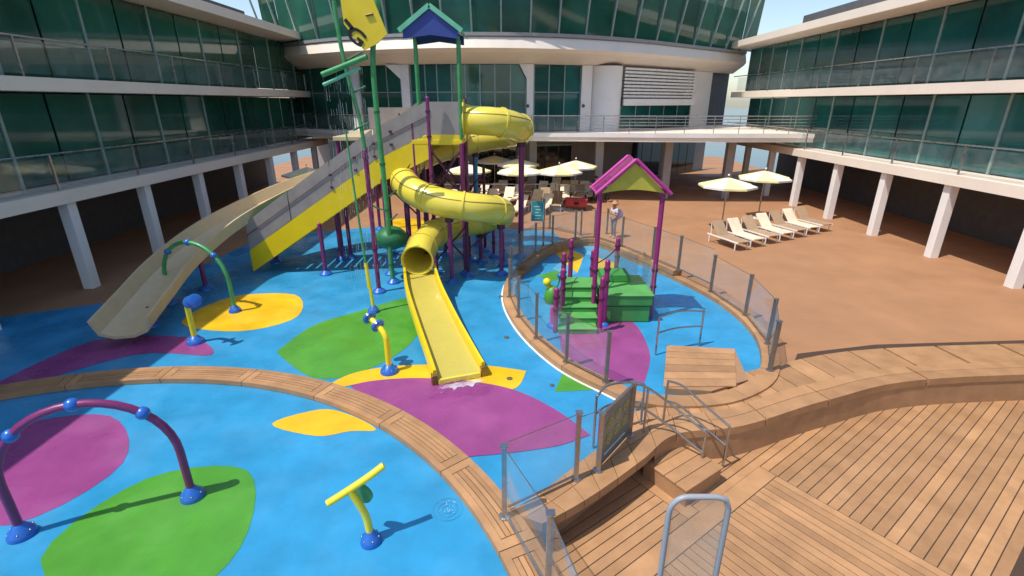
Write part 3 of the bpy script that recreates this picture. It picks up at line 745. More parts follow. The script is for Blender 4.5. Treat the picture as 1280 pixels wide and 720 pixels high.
# cross braces below the platform
for a, b in (((PX0 + 0.55, PY0, 4.5), (PX1, PY0, 2.9)), ((PX1, PY0, 4.5), (PX0 + 0.55, PY0, 2.9)), ((PX0 + 0.1, PY1, 4.5), (PX1, PY1, 2.8)), ((PX1, PY1, 4.5), (PX0 + 0.1, PY1, 2.8)),
             ((PX1, PY0, 4.45), (PX1, PY1, 3.0)), ((PX1, PY1, 4.45), (PX1, PY0, 3.0)), ((PX1, PY0, 2.0), (PX1, PY1, 0.6)), ((PX0 + 0.5, PY0, 1.9), (PX1, PY0, 0.6))):
    MB().tube([a, b], 0.035, 8).build('brace', M['dark_purple'], tower)

# tall purple post with a green reed on top and its spray bars
pp = thing('spray_post', (-4.47, 15.66, 0), 'tall purple and green spray post with blue foot beside the green patch', 'post')
p = round_post('post', pp, -4.47, 15.66, 4.6, 0.075, bands=(1.5, 3.2, 4.4))
MB().tube(catmull([(-4.47, 15.66, 4.66), (-4.55, 15.66, 5.6), (-4.72, 15.6, 6.6), (-4.85, 15.6, 7.6), (-4.9, 15.6, 8.6)], 6), [0.06] * 25, 10).build('reed', M['green_pole'], pp)
for z in (5.2, 6.2, 7.1): MB().tube([(-4.75, 15.62, z), (-4.25, 15.6, z + 0.22)], 0.03, 8).build('twig', M['green_deep'], pp)
MB().tube([(-5.4, 15.4, 6.72), (-4.05, 15.3, 7.18)], 0.075, 10).build('spray_bar', M['green_pole'], pp)
MB().tube([(-5.4, 15.4, 6.45), (-4.3, 15.4, 6.9)], 0.05, 10).build('spray_bar', M['green_trim'], pp)

gr = thing('green_reed', (-4.15, 16.6, 0), 'tall bent green reed pole carrying the yellow board beside the stairs', 'pole')
reed_pts = [at(489, 330, 16.6), at(484, 262, 16.6), at(478, 205, 16.6), at(471, 140, 16.6), at(466, 75, 16.6), at(469, 30, 16.6), at(473, -20, 16.6)]
reed_pts = [Vector((reed_pts[0].x + 0.03, 16.6, 0))] + reed_pts
MB().tube(catmull(reed_pts, 6), 0.085, 12).build('pole', M['green_pole'], gr)
MB().lathe([(0.24, 0), (0.23, 0.05), (0.1, 0.16)], (reed_pts[0].x, 16.6, 0), 16).build('base_cone', M['pipe_blue'], gr)
for q in (1, 2, 3, 4): MB().lathe([(0.10, -0.03), (0.10, 0.03)], reed_pts[q], 12).build('node_ring', M['green_deep'], gr)
q = at(487, 300, 16.7)
lf = MB().ball((q.x + 0.0, q.y + 0.3, q.z), 0.55, 16, 0.75).build('pod', M['green_deep'], gr)
for k, (dx, z) in enumerate(((0.5, 3.0), (-0.5, 2.6), (0.45, 2.2))):
    b = Vector((reed_pts[0].x - 0.1, 16.6, z))
    MB().tube(catmull([b, b + Vector((dx * 0.5, -0.05, 0.08)), b + Vector((dx, -0.1, 0.28))], 5), 0.025, 8).build('twig', M['green_deep'], gr)

# yellow board with black letter on the tall reed
sb = thing('yellow_board', (at(460, 30, 16.3)), 'tilted yellow board with black lettering fixed to the green reed', 'sign')
cors = [at(*p, 16.3) for p in ((440, -30), (466, -2), (484, 42), (472, 54), (455, 63), (430, 30), (424, -10))]
vs = [c for c in cors] + [c + Vector((0, 0.05, 0)) for c in cors]; n = len(cors)
MB().add(vs, [tuple(range(n)), tuple(range(2 * n - 1, n - 1, -1))] + [(k, n + k, n + (k + 1) % n, (k + 1) % n) for k in range(n)]).build('board', M['slide_bright'], sb)
cu = bpy.data.curves.new('lettering', 'FONT'); cu.body = 'G'; cu.size = 0.78; cu.extrude = 0.006; cu.offset = 0.018; cu.align_x = 'CENTER'; cu.align_y = 'CENTER'
to = bpy.data.objects.new('tmp', cu); COL.objects.link(to)
dg = bpy.context.evaluated_depsgraph_get(); dg.update()
tm = bpy.data.meshes.new_from_object(to.evaluated_get(dg)); COL.objects.unlink(to); bpy.data.objects.remove(to)
tm.name = 'lettering'
lt = bpy.data.objects.new('lettering', tm); COL.objects.link(lt); tm.materials.clear(); tm.materials.append(M['black_print'])
lp = at(445, 46, 16.285)
lt.parent = sb; lt.location = lp - Vector(sb.location) ; lt.rotation_euler = (R(90), R(-38) * -1, 0)
lt.scale = (1.0, 0.72, 1.0)
lq0, lq1 = at(431, 24, 16.285), at(441, 36, 16.285)
MB().bar(lq0, lq1, 0.10, 0.012, (0, 1, 0)).build('letter_stroke', M['black_print'], sb)
MB().tube([at(457, 19, 16.28), at(466, 17, 16.28)], 0.035, 8).build('fixing', M['brass'], sb)

# ------------------------------------------------------------------ pipe sprayers
def sprayer_base(root, x, y, r=0.22):
    MB().lathe([(r, 0), (r, 0.03), (r * 0.9, 0.09), (r * 0.62, 0.14), (r * 0.45, 0.19), (0.06, 0.21)], (x, y, 0.006), 20).build('base_dome', M['pipe_blue'], root)
    for k in range(6):
        a = k * math.pi / 3; MB().ball((x + r * 0.82 * math.cos(a), y + r * 0.82 * math.sin(a), 0.105), 0.016, 8).build('bolt', M['steel'], root)
def ring_sprayer(x, y, d, label, h=0.95, s=1.0):
    root = thing('ring_sprayer', (x, y, 0), label, 'water sprayer')
    sprayer_base(root, x, y)
    dx, dy = d
    pts = catmull([(x, y, 0.15), (x, y, h * 0.75), (x + dx * 0.06, y + dy * 0.06, h), (x + dx * 0.35, y + dy * 0.35, h + 0.16), (x + dx * 0.85, y + dy * 0.85, h + 0.30)], 7)
    MB().tube(pts, 0.068, 14).build('pipe', M['pipe_yellow'], root)
    for f in (0.42, 0.86):
        c = Vector((x + dx * f, y + dy * f, h + 0.16 + (f - 0.35) * 0.28)); t = Vector((dx, dy, 0.3)).normalized()
        prof = [c - t * 0.05, c - t * 0.03, c + t * 0.03, c + t * 0.05]
        MB().tube(prof, [0.12, 0.165, 0.165, 0.12], 18).build('nozzle_ring', M['pipe_blue'], root)
    return root
ring_sprayer(-2.9, 10.36, (-0.52, 0.42), 'bent yellow pipe sprayer with two blue rings on the yellow band', 0.95)
ring_sprayer(-8.4, 11.9, (0.55, -0.4), 'bent yellow pipe sprayer with blue rings beside the magenta patch', 1.05)
rs = thing('reed_sprayer', (-4.21, 13.96, 0), 'slender tall yellow to green reed sprayer on the green patch', 'water sprayer')
sprayer_base(rs, -4.21, 13.96, 0.18)
MB().tube([(-4.21, 13.96, 0.15), (-4.24, 13.97, 0.75), (-4.27, 13.98, 0.80), (-4.30, 13.99, 1.55)], [0.05, 0.05, 0.06, 0.05], 12).build('lower_pipe', M['pipe_yellow'], rs)
MB().tube([(-4.30, 13.99, 1.5), (-4.36, 14.0, 2.6), (-4.42, 14.0, 4.0), (-4.46, 14.0, 5.3)], [0.034, 0.032, 0.028, 0.024], 10).build('upper_reed', M['green_pole'], rs)
cs = thing('cane_sprayer', (-2.05, 5.5, 0), 'yellow cane-shaped sprayer with green disc in the near blue pool', 'water sprayer')
sprayer_base(cs, -2.05, 5.5, 0.15)
MB().tube(catmull([(-2.05, 5.5, 0.15), (-2.07, 5.5, 0.45), (-2.14, 5.48, 0.72), (-2.24, 5.46, 0.98)], 7), 0.055, 14).build('pipe', M['pipe_yellow'], cs)
MB().tube(catmull([(-2.52, 5.34, 0.86), (-2.24, 5.46, 0.99), (-1.98, 5.58, 1.12), (-1.80, 5.68, 1.22)], 6), 0.052, 14).build('spout', M['pipe_yellow'], cs)
disc(Vector((-2.14, 5.58, 0.80)), Vector((0.3, 0.9, 0.1)).normalized(), 0.17, 0.05, 22).build('leaf_disc', M['green_pole'], cs)
def hoop(x, y, rz, label, mat, r=1.1):
    root = thing('spray_hoop', (x, y, 0), label, 'water sprayer')
    d = Vector((math.cos(rz), math.sin(rz), 0))
    pts = [Vector((x, y, 0)) + d * r * math.cos(math.pi * k / 20) + Vector((0, 0, 0.9 + r * math.sin(math.pi * k / 20))) for k in range(21)]
    pts = [Vector((pts[0].x, pts[0].y, 0.05))] + pts + [Vector((pts[-1].x, pts[-1].y, 0.05))]
    MB().tube(pts, 0.06, 12).build('hoop_pipe', M[mat], root)
    for s in (-1, 1): sprayer_base(root, x + d.x * r * s, y + d.y * r * s, 0.18)
    for k in (6, 11, 16): MB().ball(pts[k], 0.10, 12).build('nozzle_ball', M['pipe_blue'], root)
hoop(-6.2, 6.0, R(20), 'purple spray hoop with blue nozzle balls in the near pool', 'purple')
hoop(-9.6, 14.3, R(-15), 'green spray hoop over the far yellow leaf patch', 'green_pole', 1.2)

# cream open flume on the left of the stairs
fm = thing('flume_slide', (-8, 20, 0), 'cream open flume slide curving down behind the stairs', 'water slide')
fa = catmull([(-4.9, 20.2, 3.65), (-6.2, 20.9, 3.35), (-7.8, 20.6, 2.9), (-9.2, 19.2, 2.35), (-10.2, 17.2, 1.75), (-10.5, 15.0, 1.15), (-10.3, 13.0, 0.65), (-10.0, 11.6, 0.42)], 7)
loft(lambda w: [(-0.62, 0.42), (-0.5, 0.05), (-0.2, -0.08), (0.2, -0.08), (0.5, 0.05), (0.62, 0.42), (0.68, 0.42), (0.56, -0.02), (0.22, -0.16), (-0.22, -0.16), (-0.56, -0.02), (-0.68, 0.42)][::-1], 'cream', 'trough', fm, ax=fa)
for k in (1, 12, 22, 32, 42):
    round_post('support_post', fm, fa[k].x, fa[k].y, fa[k].z - 0.14, 0.075)

# water running out of the chute
wt = MB(); c = e + te * 0.45
rnd = random.Random(3); N = 40; vs = [(c.x, c.y, 0.019)]
for k in range(N):
    a = 2 * math.pi * k / N; r = (0.62 + 0.16 * math.sin(3 * a + 1) + 0.08 * math.sin(7 * a)) ; 
    vs.append((c.x + xe.x * r * 1.0 * math.cos(a) + te.x * r * 0.5 * math.sin(a), c.y + xe.y * r * math.cos(a) + te.y * r * 0.5 * math.sin(a), 0.019))
wt.add(vs, [(0, 1 + k, 1 + (k + 1) % N) for k in range(N)])
o = wt.build('slide_puddle', M['water_film']); tag(o, 'thin puddle of water at the foot of the yellow chute', 'puddle', kind='stuff')
dm = MB()
for k in range(70):
    a = rnd.uniform(-0.5, 0.5); f = rnd.random() ** 2 * 0.38
    p = e + xe * a * (1 + f) + te * (0.06 + f) 
    dm.ball((p.x, p.y, 0.025 + rnd.random() ** 3 * 0.14), rnd.uniform(0.003, 0.008), 6)
for k in range(24):
    a = rnd.uniform(0, 6.28); r_ = rnd.uniform(0.02, 0.16); p = g(560, 637)
    dm.ball((p.x + r_ * math.cos(a), p.y + r_ * math.sin(a), 0.015 + rnd.random() ** 2 * 0.10), rnd.uniform(0.003, 0.007), 6)
o = dm.build('water_drops', M['foam']); tag(o, 'white water drops splashing off the chute and the pool floor', 'water', kind='stuff')
fm_ = MB(); c2 = e + te * 0.17; vs = [(c2.x, c2.y, 0.034)]
for k in range(48):
    a = 2 * math.pi * k / 48; r1 = 0.50 + 0.05 * math.sin(5 * a) + 0.04 * math.sin(11 * a + 1); r2 = 0.10 + 0.03 * math.sin(7 * a) + 0.03 * math.sin(13 * a)
    q = c2 + xe * r1 * math.cos(a) + te * r2 * math.sin(a) * (1.6 if math.sin(a) > 0 else 0.6); vs.append((q.x, q.y, 0.022))
fm_.add(vs, [(0, 1 + k, 1 + (k + 1) % 48) for k in range(48)])
tag(fm_.build('foam_sheet', M['foam_film']), 'white foam where the water leaves the yellow chute', 'foam', kind='stuff')
rp = thing('ripple', (g(560, 637).x, g(560, 637).y, 0.004), 'round ripples where a jet lands in the near blue pool', 'ripple')
rp['kind'] = 'stuff'
for r_ in (0.08, 0.15, 0.23):
    m = MB(); p = g(560, 637); m.tube([(p.x + r_ * math.cos(2 * math.pi * k / 36), p.y + r_ * math.sin(2 * math.pi * k / 36), 0.002) for k in range(37)], 0.006, 6, caps=False)
    m.build('ripple_ring', M['water_film'], rp)
# drains in the pad
for i, (px, py) in enumerate(((637, 474), (712, 456), (633, 422), (626, 371), (690, 482))):
    p = g(px, py); r_ = 0.07 if i != 4 else 0.05
    t = thing('floor_drain', (p.x, p.y, 0.0), 'small round metal drain set into the coloured splash pad', 'drain', 'drains in the splash pad')
    MB().lathe([(r_, 0), (r_, 0.012), (r_ * 0.85, 0.016)], (p.x, p.y, 0.01), 14).build('ring', M['steel_dark'], t)
    MB().lathe([(r_ * 0.5, 0), (r_ * 0.4, 0.008)], (p.x, p.y, 0.026), 10).build('grate', M['brass'], t)

ws = MB(); rnd = random.Random(5)
for k in range(16):
    x = -5.35 + 0.075 * k + rnd.uniform(-0.02, 0.02); y = 15.4 + rnd.uniform(-0.03, 0.03); z = 6.5 + (x + 5.4) * 0.36
    while z > 0.3:
        l = rnd.uniform(0.12, 0.6); ws.tube([(x, y, z), (x + rnd.uniform(-0.01, 0.01), y, max(z - l, 0.02))], rnd.uniform(0.002, 0.005), 5); z -= l + rnd.uniform(0.1, 0.7)
o = ws.build('water_streams', M['stream']); tag(o, 'thin streams of water falling from the green spray bars', 'water', kind='stuff')
# ------------------------------------------------------------------ toddler play house
ph = thing('play_house', (2.9, 13.8, 0), 'magenta posted play house with yellow gable and green padded steps', 'playground')
def gbox(name, x0, x1, y0, y1, z0, z1, mat='step_green', bev=0.04):
    return MB().box(((x0 + x1) / 2, (y0 + y1) / 2, (z0 + z1) / 2), (x1 - x0, y1 - y0, z1 - z0)).build(name, M[mat], ph, bev)
gbox('platform', 2.62, 4.02, 13.15, 14.9, 0.52, 0.82)
gbox('platform_base', 2.66, 3.98, 13.20, 14.85, 0.0, 0.50)
for k in range(5):
    z1 = 0.17 + k * 0.158; y0_ = 12.42 + k * 0.40
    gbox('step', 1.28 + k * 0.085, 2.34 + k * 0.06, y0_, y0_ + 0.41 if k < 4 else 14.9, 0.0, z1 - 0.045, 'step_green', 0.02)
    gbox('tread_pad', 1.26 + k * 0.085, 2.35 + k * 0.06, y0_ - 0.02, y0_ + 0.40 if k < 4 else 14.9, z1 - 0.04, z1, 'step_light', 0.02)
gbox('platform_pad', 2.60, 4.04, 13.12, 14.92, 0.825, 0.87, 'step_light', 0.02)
gbox('seat_block', 2.70, 3.55, 14.2, 14.86, 0.875, 1.12, 'step_green', 0.03)
fy, by = 13.45, 14.15; lx, rx_ = 2.38, 4.08
def post(x, y, z1, bands=(), mat='magenta_deep', r=0.074, z0=0.0, base=False): return round_post('post', ph, x, y, z1, r, mat, base, z0, bands)
for x, y in ((lx, fy + 0.05), (rx_, fy + 0.05)): post(x, y, 3.75, (1.0, 1.5), r=0.07)
for x, y, z in ((1.20, 12.55, 1.25), (1.45, 13.3, 1.55), (1.55, 14.2, 1.75), (2.43, 12.55, 1.55), (2.62, 13.0, 1.90), (1.85, 15.0, 1.95), (3.3, 15.0, 2.0), (2.55, 15.0, 1.6)): post(x, y, z, (z - 0.55, z - 0.2))
# panels and ropes between the short posts
for a, b, z0, z1 in (((2.68, 14.9, 0), (4.0, 14.9, 0), 0.85, 1.65),):
    glass_panel(ph, a, b, z0, z1, 0.04, 'acrylic', 'guard_panel')
glass_panel(ph, (1.20, 12.55, 0), (1.45, 13.3, 0), 0.25, 1.05, 0.08, 'acrylic', 'guard_panel')
glass_panel(ph, (1.45, 13.3, 0), (1.55, 14.2, 0), 0.45, 1.3, 0.08, 'acrylic', 'guard_panel')
glass_panel(ph, (4.05, 13.3, 0), (4.05, 14.8, 0), 0.85, 1.7, 0.06, 'acrylic', 'guard_panel')
for a, b in (((1.55, 14.2, 1.5), (1.85, 15.0, 1.65)), ((2.43, 12.55, 1.2), (2.62, 13.0, 1.45)), ((lx, fy, 1.7), (3.3, 15.0, 1.75)), ((1.20, 12.55, 1.0), (1.45, 13.3, 1.3)), ((1.45, 13.3, 1.3), (1.55, 14.2, 1.5))):
    a, b = Vector(a), Vector(b); MB().tube(catmull([a, (a + b) / 2 - Vector((0, 0, 0.06)), b], 4), 0.018, 8).build('rope', M['dark_purple'], ph)
MB().tube([(2.50, 13.0, 0.02), (2.50, 13.0, 0.62)], 0.1, 14).build('tunnel_post', M['dark_purple'], ph)
MB().lathe([(0.16, 0), (0.14, 0.06), (0.06, 0.12)], (2.62, 13.0, 0.006), 14).build('base_cone', M['pipe_blue'], ph)
# roof
rx0, rx1, rz0, rzp = lx - 0.10, rx_ + 0.12, 3.72, 4.58; xm = (rx0 + rx1) / 2; ry0, ry1 = fy - 0.12, by + 0.12
for sx in (-1, 1):
    xe_ = rx0 if sx < 0 else rx1
    v = [(xm, ry0, rzp), (xm, ry1, rzp), (xe_, ry1, rz0), (xe_, ry0, rz0)]; vs = v + [(a, b, c - 0.03) for a, b, c in v]
    MB().add(vs, [(0, 1, 2, 3), (7, 6, 5, 4), (0, 3, 7, 4), (1, 5, 6, 2), (2, 6, 7, 3), (0, 4, 5, 1)]).build('roof_slope', M['roof_tint'], ph)
    for yy in (ry0 - 0.02, ry1 + 0.02):
        MB().tube([(xm, yy, rzp + 0.01), (xe_ + sx * 0.05, yy, rz0 - 0.03)], 0.05, 10).build('barge_pipe', M['magenta'], ph)
    MB().tube([(xe_, ry0, rz0 - 0.02), (xe_, ry1, rz0 - 0.02)], 0.035, 8).build('eave_pipe', M['magenta'], ph)
n = 9; bot = [(rx0 + 0.1 + (rx1 - rx0 - 0.2) * k / (n - 1), rz0 - 0.02 + 0.10 * math.sin(math.pi * k / (n - 1)) * (1 if k % 2 == 0 else 1)) for k in range(n)]
tri = [(xm, rzp - 0.08)] + bot[::-1]
for yy in (ry0 + 0.05,):
    k_ = len(tri); vs = [(x, yy - 0.01, z) for x, z in tri] + [(x, yy + 0.01, z) for x, z in tri]
    MB().add(vs, [tuple(range(k_)), tuple(range(2 * k_ - 1, k_ - 1, -1))] + [(k, k_ + k, k_ + (k + 1) % k_, (k + 1) % k_) for k in range(k_)]).build('gable_panel', M['gable_yellow'], ph)

# little spray animal in the toddler pool
sa = thing('spray_toy', (0.95, 14.2, 0), 'low green and yellow spray toy with a blue knob in the toddler pool', 'toy')
p = g(690, 378)
sa.location = (p.x, p.y, 0)
MB().lathe([(0.22, 0), (0.26, 0.12), (0.24, 0.35), (0.15, 0.52), (0.03, 0.58)], (p.x, p.y, 0), 18).build('body', M['floor_green'], sa)
MB().ball((p.x - 0.18, p.y - 0.02, 0.70), 0.13, 16).build('head', M['pipe_yellow'], sa)
MB().tube([(p.x - 0.05, p.y, 0.45), (p.x - 0.16, p.y, 0.62)], 0.09, 12).build('neck', M['pipe_yellow'], sa)
MB().tube(catmull([(p.x + 0.08, p.y, 0.4), (p.x + 0.2, p.y, 0.7), (p.x + 0.22, p.y, 0.85)], 4), 0.03, 10).build('stalk', M['green_pole'], sa)
MB().ball((p.x + 0.22, p.y, 0.90), 0.09, 12).build('knob', M['pipe_blue'], sa)
pc = thing('magenta_bollard', (g(692, 408).x, g(692, 408).y, 0), 'short magenta spray bollard with blue foot in the toddler pool', 'bollard')
p = g(692, 408)
MB().tube([(p.x, p.y, 0.0), (p.x, p.y, 0.55)], 0.11, 14).build('column', M['magenta'], pc); MB().ball((p.x, p.y, 0.55), 0.11, 14).build('dome', M['magenta'], pc)
MB().lathe([(0.2, 0), (0.18, 0.06), (0.1, 0.1)], (p.x, p.y, 0.003), 14).build('foot_ring', M['pipe_blue'], pc)

# teal notice on a post
tn = thing('teal_notice', (g(680, 305).x, g(680, 305).y, 0), 'teal notice panel with white print on a steel post behind the pool', 'sign')
b = g(679, 308); Yb = b.y
MB().tube([(b.x, Yb, 0), (b.x, Yb, 2.1)], 0.045, 10).build('post', M['steel_dark'], tn)
c = at(672, 264, Yb - 0.07)
MB().box((c.x, Yb - 0.07, c.z), (0.56, 0.03, 0.86)).build('panel', M['teal_sign'], tn, 0.01)
for k in range(5): MB().box((c.x + (0.02 if k % 2 else -0.03), Yb - 0.088, c.z + 0.20 - k * 0.13), (0.26 - 0.05 * (k % 3), 0.006, 0.035)).build('printed_line', M['white_print'], tn)
for s in (-1, 1): MB().box((c.x + s * 0.255, Yb - 0.089, c.z), (0.014, 0.006, 0.78)).build('printed_border', M['white_print'], tn)

# ------------------------------------------------------------------ the superstructure behind
def Yf(x):
    d = x + 2
    if abs(d) <= 12: return 30.5 + 0.034 * d * d
    return 30.5 + 0.034 * 144 + 0.816 * (abs(d) - 12)
def fbox(x0, x1, z0, z1, o0, o1, lean=0.0, step=1.2):
    n = max(1, int(abs(x1 - x0) / step)); m = MB()
    for k in range(n + 1):
        x = x0 + (x1 - x0) * k / n; y = Yf(x)
        m.v += [(x, y + o0, z0), (x, y + o1, z0), (x, y + o1 - lean, z1), (x, y + o0 - lean, z1)]
    for k in range(n):
        a = 4 * k; b = a + 4
        m.f += [(a, b, b + 1, a + 1), (a + 1, b + 1, b + 2, a + 2), (a + 2, b + 2, b + 3, a + 3), (a + 3, b + 3, b, a)]
    m.f += [(0, 1, 2, 3), (4 * n + 3, 4 * n + 2, 4 * n + 1, 4 * n)]
    return m
bd = thing('superstructure', (-2, 34, 0), 'cream ship superstructure with teal windows and slanted glass above the plaza', 'building')
WO = 2.4
fbox(-17, 18, 3.9, 14.0, WO + 0.5, WO + 0.9).build('back_wall', M['grey_dark'], bd)
# cream overhang: fascia and soffit
m = MB(); xs = [-17 + 35 * k / 40 for k in range(41)]
prof = [(2.2, 8.14), (0.35, 8.62), (0.02, 8.80), (0.26, 9.36), (0.34, 9.42), (2.6, 9.42), (2.6, 8.14)]
for x in xs: m.v += [(x, Yf(x) + a, z) for a, z in prof]
for k in range(40):
    for q in range(7): m.f.append((k * 7 + q, k * 7 + (q + 1) % 7, (k + 1) * 7 + (q + 1) % 7, (k + 1) * 7 + q))
m.build('overhang', M['cream_paint'], bd)
fbox(-17, 18, 9.424, 9.60, 0.16, 0.6).build('sill', M['grey_paint'], bd)
# slanted glazing above, leaning out towards the deck
x = -16.8; W1 = 1.62
while x < 17.6:
    pn = fbox(x + 0.03, x + W1 - 0.03, 9.62, 13.2, 0.30, 0.34, 0.75, 3).build('slanted_pane', M['window_green'], bd)
    m = MB(); m.bar((x, Yf(x) + 0.26, 9.6), (x + 0.04 * (x + 1), Yf(x) - 0.53, 13.2), 0.09, 0.10); m.build('mullion', M['mullion'], bd)
    x += W1
# window bays: (x0, x1, material, mullion xs)
def bay(x0, x1, mat, muls, z0=4.25, z1=8.13, zm=6.55, o=WO):
    edges = [x0] + list(muls) + [x1]
    for a, b in zip(edges, edges[1:]):
        for za, zb in ((z0, zm), (zm, z1)):
            fbox(a + 0.03, b - 0.03, za + 0.03, zb - 0.03, o, o + 0.04, 0, 3).build('window_pane', M[mat], bd)
    for a in edges: fbox(a - 0.035, a + 0.035, z0, z1, o - 0.06, o + 0.02).build('mullion', M['mullion'], bd)
    fbox(x0 + 0.04, x1 - 0.04, zm - 0.03, zm + 0.03, o - 0.045, o + 0.03).build('transom', M['mullion'], bd)
def column(x0, x1, mat='white_paint', z0=4.2, z1=8.14, o0=WO - 0.30, o1=WO + 0.5):
    fbox(x0, x1, z0, z1, o0, o1).build('column', M[mat], bd, 0.02)
def flare(x, w, side):
    p = [(x, 8.13), (x + side * w, 8.13), (x, 7.3)]
    vs = [(a, Yf(x) + WO - 0.28, z) for a, z in p] + [(a, Yf(x) + WO + 0.1, z) for a, z in p]
    MB().add(vs, [(0, 1, 2), (5, 4, 3), (0, 3, 4, 1), (1, 4, 5, 2), (2, 5, 3, 0)]).build('bracket', M['white_paint'], bd)
bay(-16.5, -10.6, 'window_green', [-15.3, -14.1, -12.9, -11.7])
column(-10.55, -9.9)
bay(-9.85, -6.95, 'window_green', [-8.9, -7.9])
column(-6.9, -6.35); flare(-6.9, 0.9, -1)
bay(-6.3, 0.85, 'window_teal', [-5.35, -4.6, -3.7, -2.85, -1.95, -1.05, -0.1])
column(0.9, 1.32); flare(0.9, 0.45, -1)
bay(1.37, 4.35, 'window_teal', [2.3, 3.3])
column(4.40, 5.1, 'white_paint')
# bulging white panel
m = MB(); n = 12
for k in range(n + 1):
    a = math.pi * k / n; x = 6.1 - 1.05 * math.cos(a); y = Yf(6.1) + WO - 0.05 - 0.85 * math.sin(a)
    m.v += [(x, y, 4.2), (x, y, 8.13)]
for k in range(n): m.f.append((2 * k, 2 * k + 2, 2 * k + 3, 2 * k + 1))
m.smooth = True; m.build('round_panel', M['white_paint'], bd)
# louvres above and glass below on the right
for k in range(9):
    fbox(7.3, 13.6, 6.26 + k * 0.21, 6.39 + k * 0.21, WO - 0.9, WO - 0.55, 0.0, 0.8).build('louvre_slat', M['louvre'], bd)
fbox(7.3, 13.6, 6.2, 8.13, WO + 0.0, WO + 0.1).build('louvre_back', M['louvre'], bd)
fbox(7.3, 13.6, 5.75, 6.18, WO - 1.1, WO + 0.1).build('louvre_sill', M['white_paint'], bd, 0.03)
column(13.65, 15.6)
bay(7.3, 13.6, 'window_teal', [8.5, 9.7, 11.0, 12.3], 4.25, 5.74, 4.9, WO - 0.2)
# balcony slab in front, coming forward on the right
slabf = [(-17, Yf(-17) + 0.9), (-10, Yf(-10) + 0.9), (-6, 32.0), (1.2, 32.0), (4.0, 31.8), (8.6, 31.2), (12, 31.0), (18, 31.0)]
for nm, z0, z1, off, mt in (('balcony_slab', 3.72, 4.20, 0.0, 'cream_paint'), ('balcony_edge', 4.0, 4.23, -0.04, 'white_paint')):
    if nm == 'balcony_slab':
        poly = slabf + [(18, 44), (-17, 44)]; MB().prism(poly, z0, z1).build(nm, M[mt], bd)
    else:
        for a, b in zip(slabf, slabf[1:]): MB().bar((a[0], a[1] - 0.03, 4.09), (b[0], b[1] - 0.03, 4.09), 0.06, 0.24).build(nm, M[mt], bd)
for i, (a, b) in enumerate(zip(slabf, slabf[1:])):
    A, B = Vector((*a, 0)), Vector((*b, 0)); L = (B - A).length; n = max(2, int(L / 1.4))
    hs = (5.2,) if b[0] < 4.1 else (5.2, 5.02, 4.84, 4.66, 4.48)
    for z in hs: MB().tube([(A.x, A.y + 0.08, z), (B.x, B.y + 0.08, z)], 0.03 if z == 5.2 else 0.018, 8).build('balcony_rail', M['steel'], bd)
    for k in range(n):
        p = A.lerp(B, k / n); MB().tube([(p.x, p.y + 0.08, 4.2), (p.x, p.y + 0.08, 5.2)], 0.022, 8).build('baluster', M['steel'], bd)
    if b[0] < 4.1:
        for k in range(n):
            p, q = A.lerp(B, k / n), A.lerp(B, (k + 1) / n)
            glass_panel(bd, (p.x, p.y + 0.08, 0), (q.x, q.y + 0.08, 0), 4.26, 5.14, 0.04, edge=False)
for x in (0.98, 4.58): MB().ball((x, Yf(x) + WO - 0.36, 5.75), 0.10, 10).build('wall_lamp', M['grey_dark'], bd)
# ground floor under the balcony
fbox(-17, 18, 0.0, 3.72, 6.2, 6.4).build('ground_floor_wall', M['grey_paint'], bd)
xx = -15
while xx < 15:
    if not (5.2 < xx < 6.6):
        for k in range(3):
            fbox(xx + k * 1.0 + 0.03, xx + k * 1.0 + 0.97, 0.1, 3.0, 6.10, 6.16, 0, 3).build('door_pane', M['window_dark'], bd)
        fbox(xx, xx + 3.0, 3.0, 3.12, 6.05, 6.19).build('door_head', M['mullion'], bd)
    xx += 4.1
for x in (-12, -7.5, -3.2, 1.4, 5.6, 10.0, 14):
    MB().box((x, Yf(x) + 3.4 if x < 4 else 33.0, 1.86), (0.5, 0.5, 3.72)).build('pillar', M['grey_paint'], bd, 0.03)

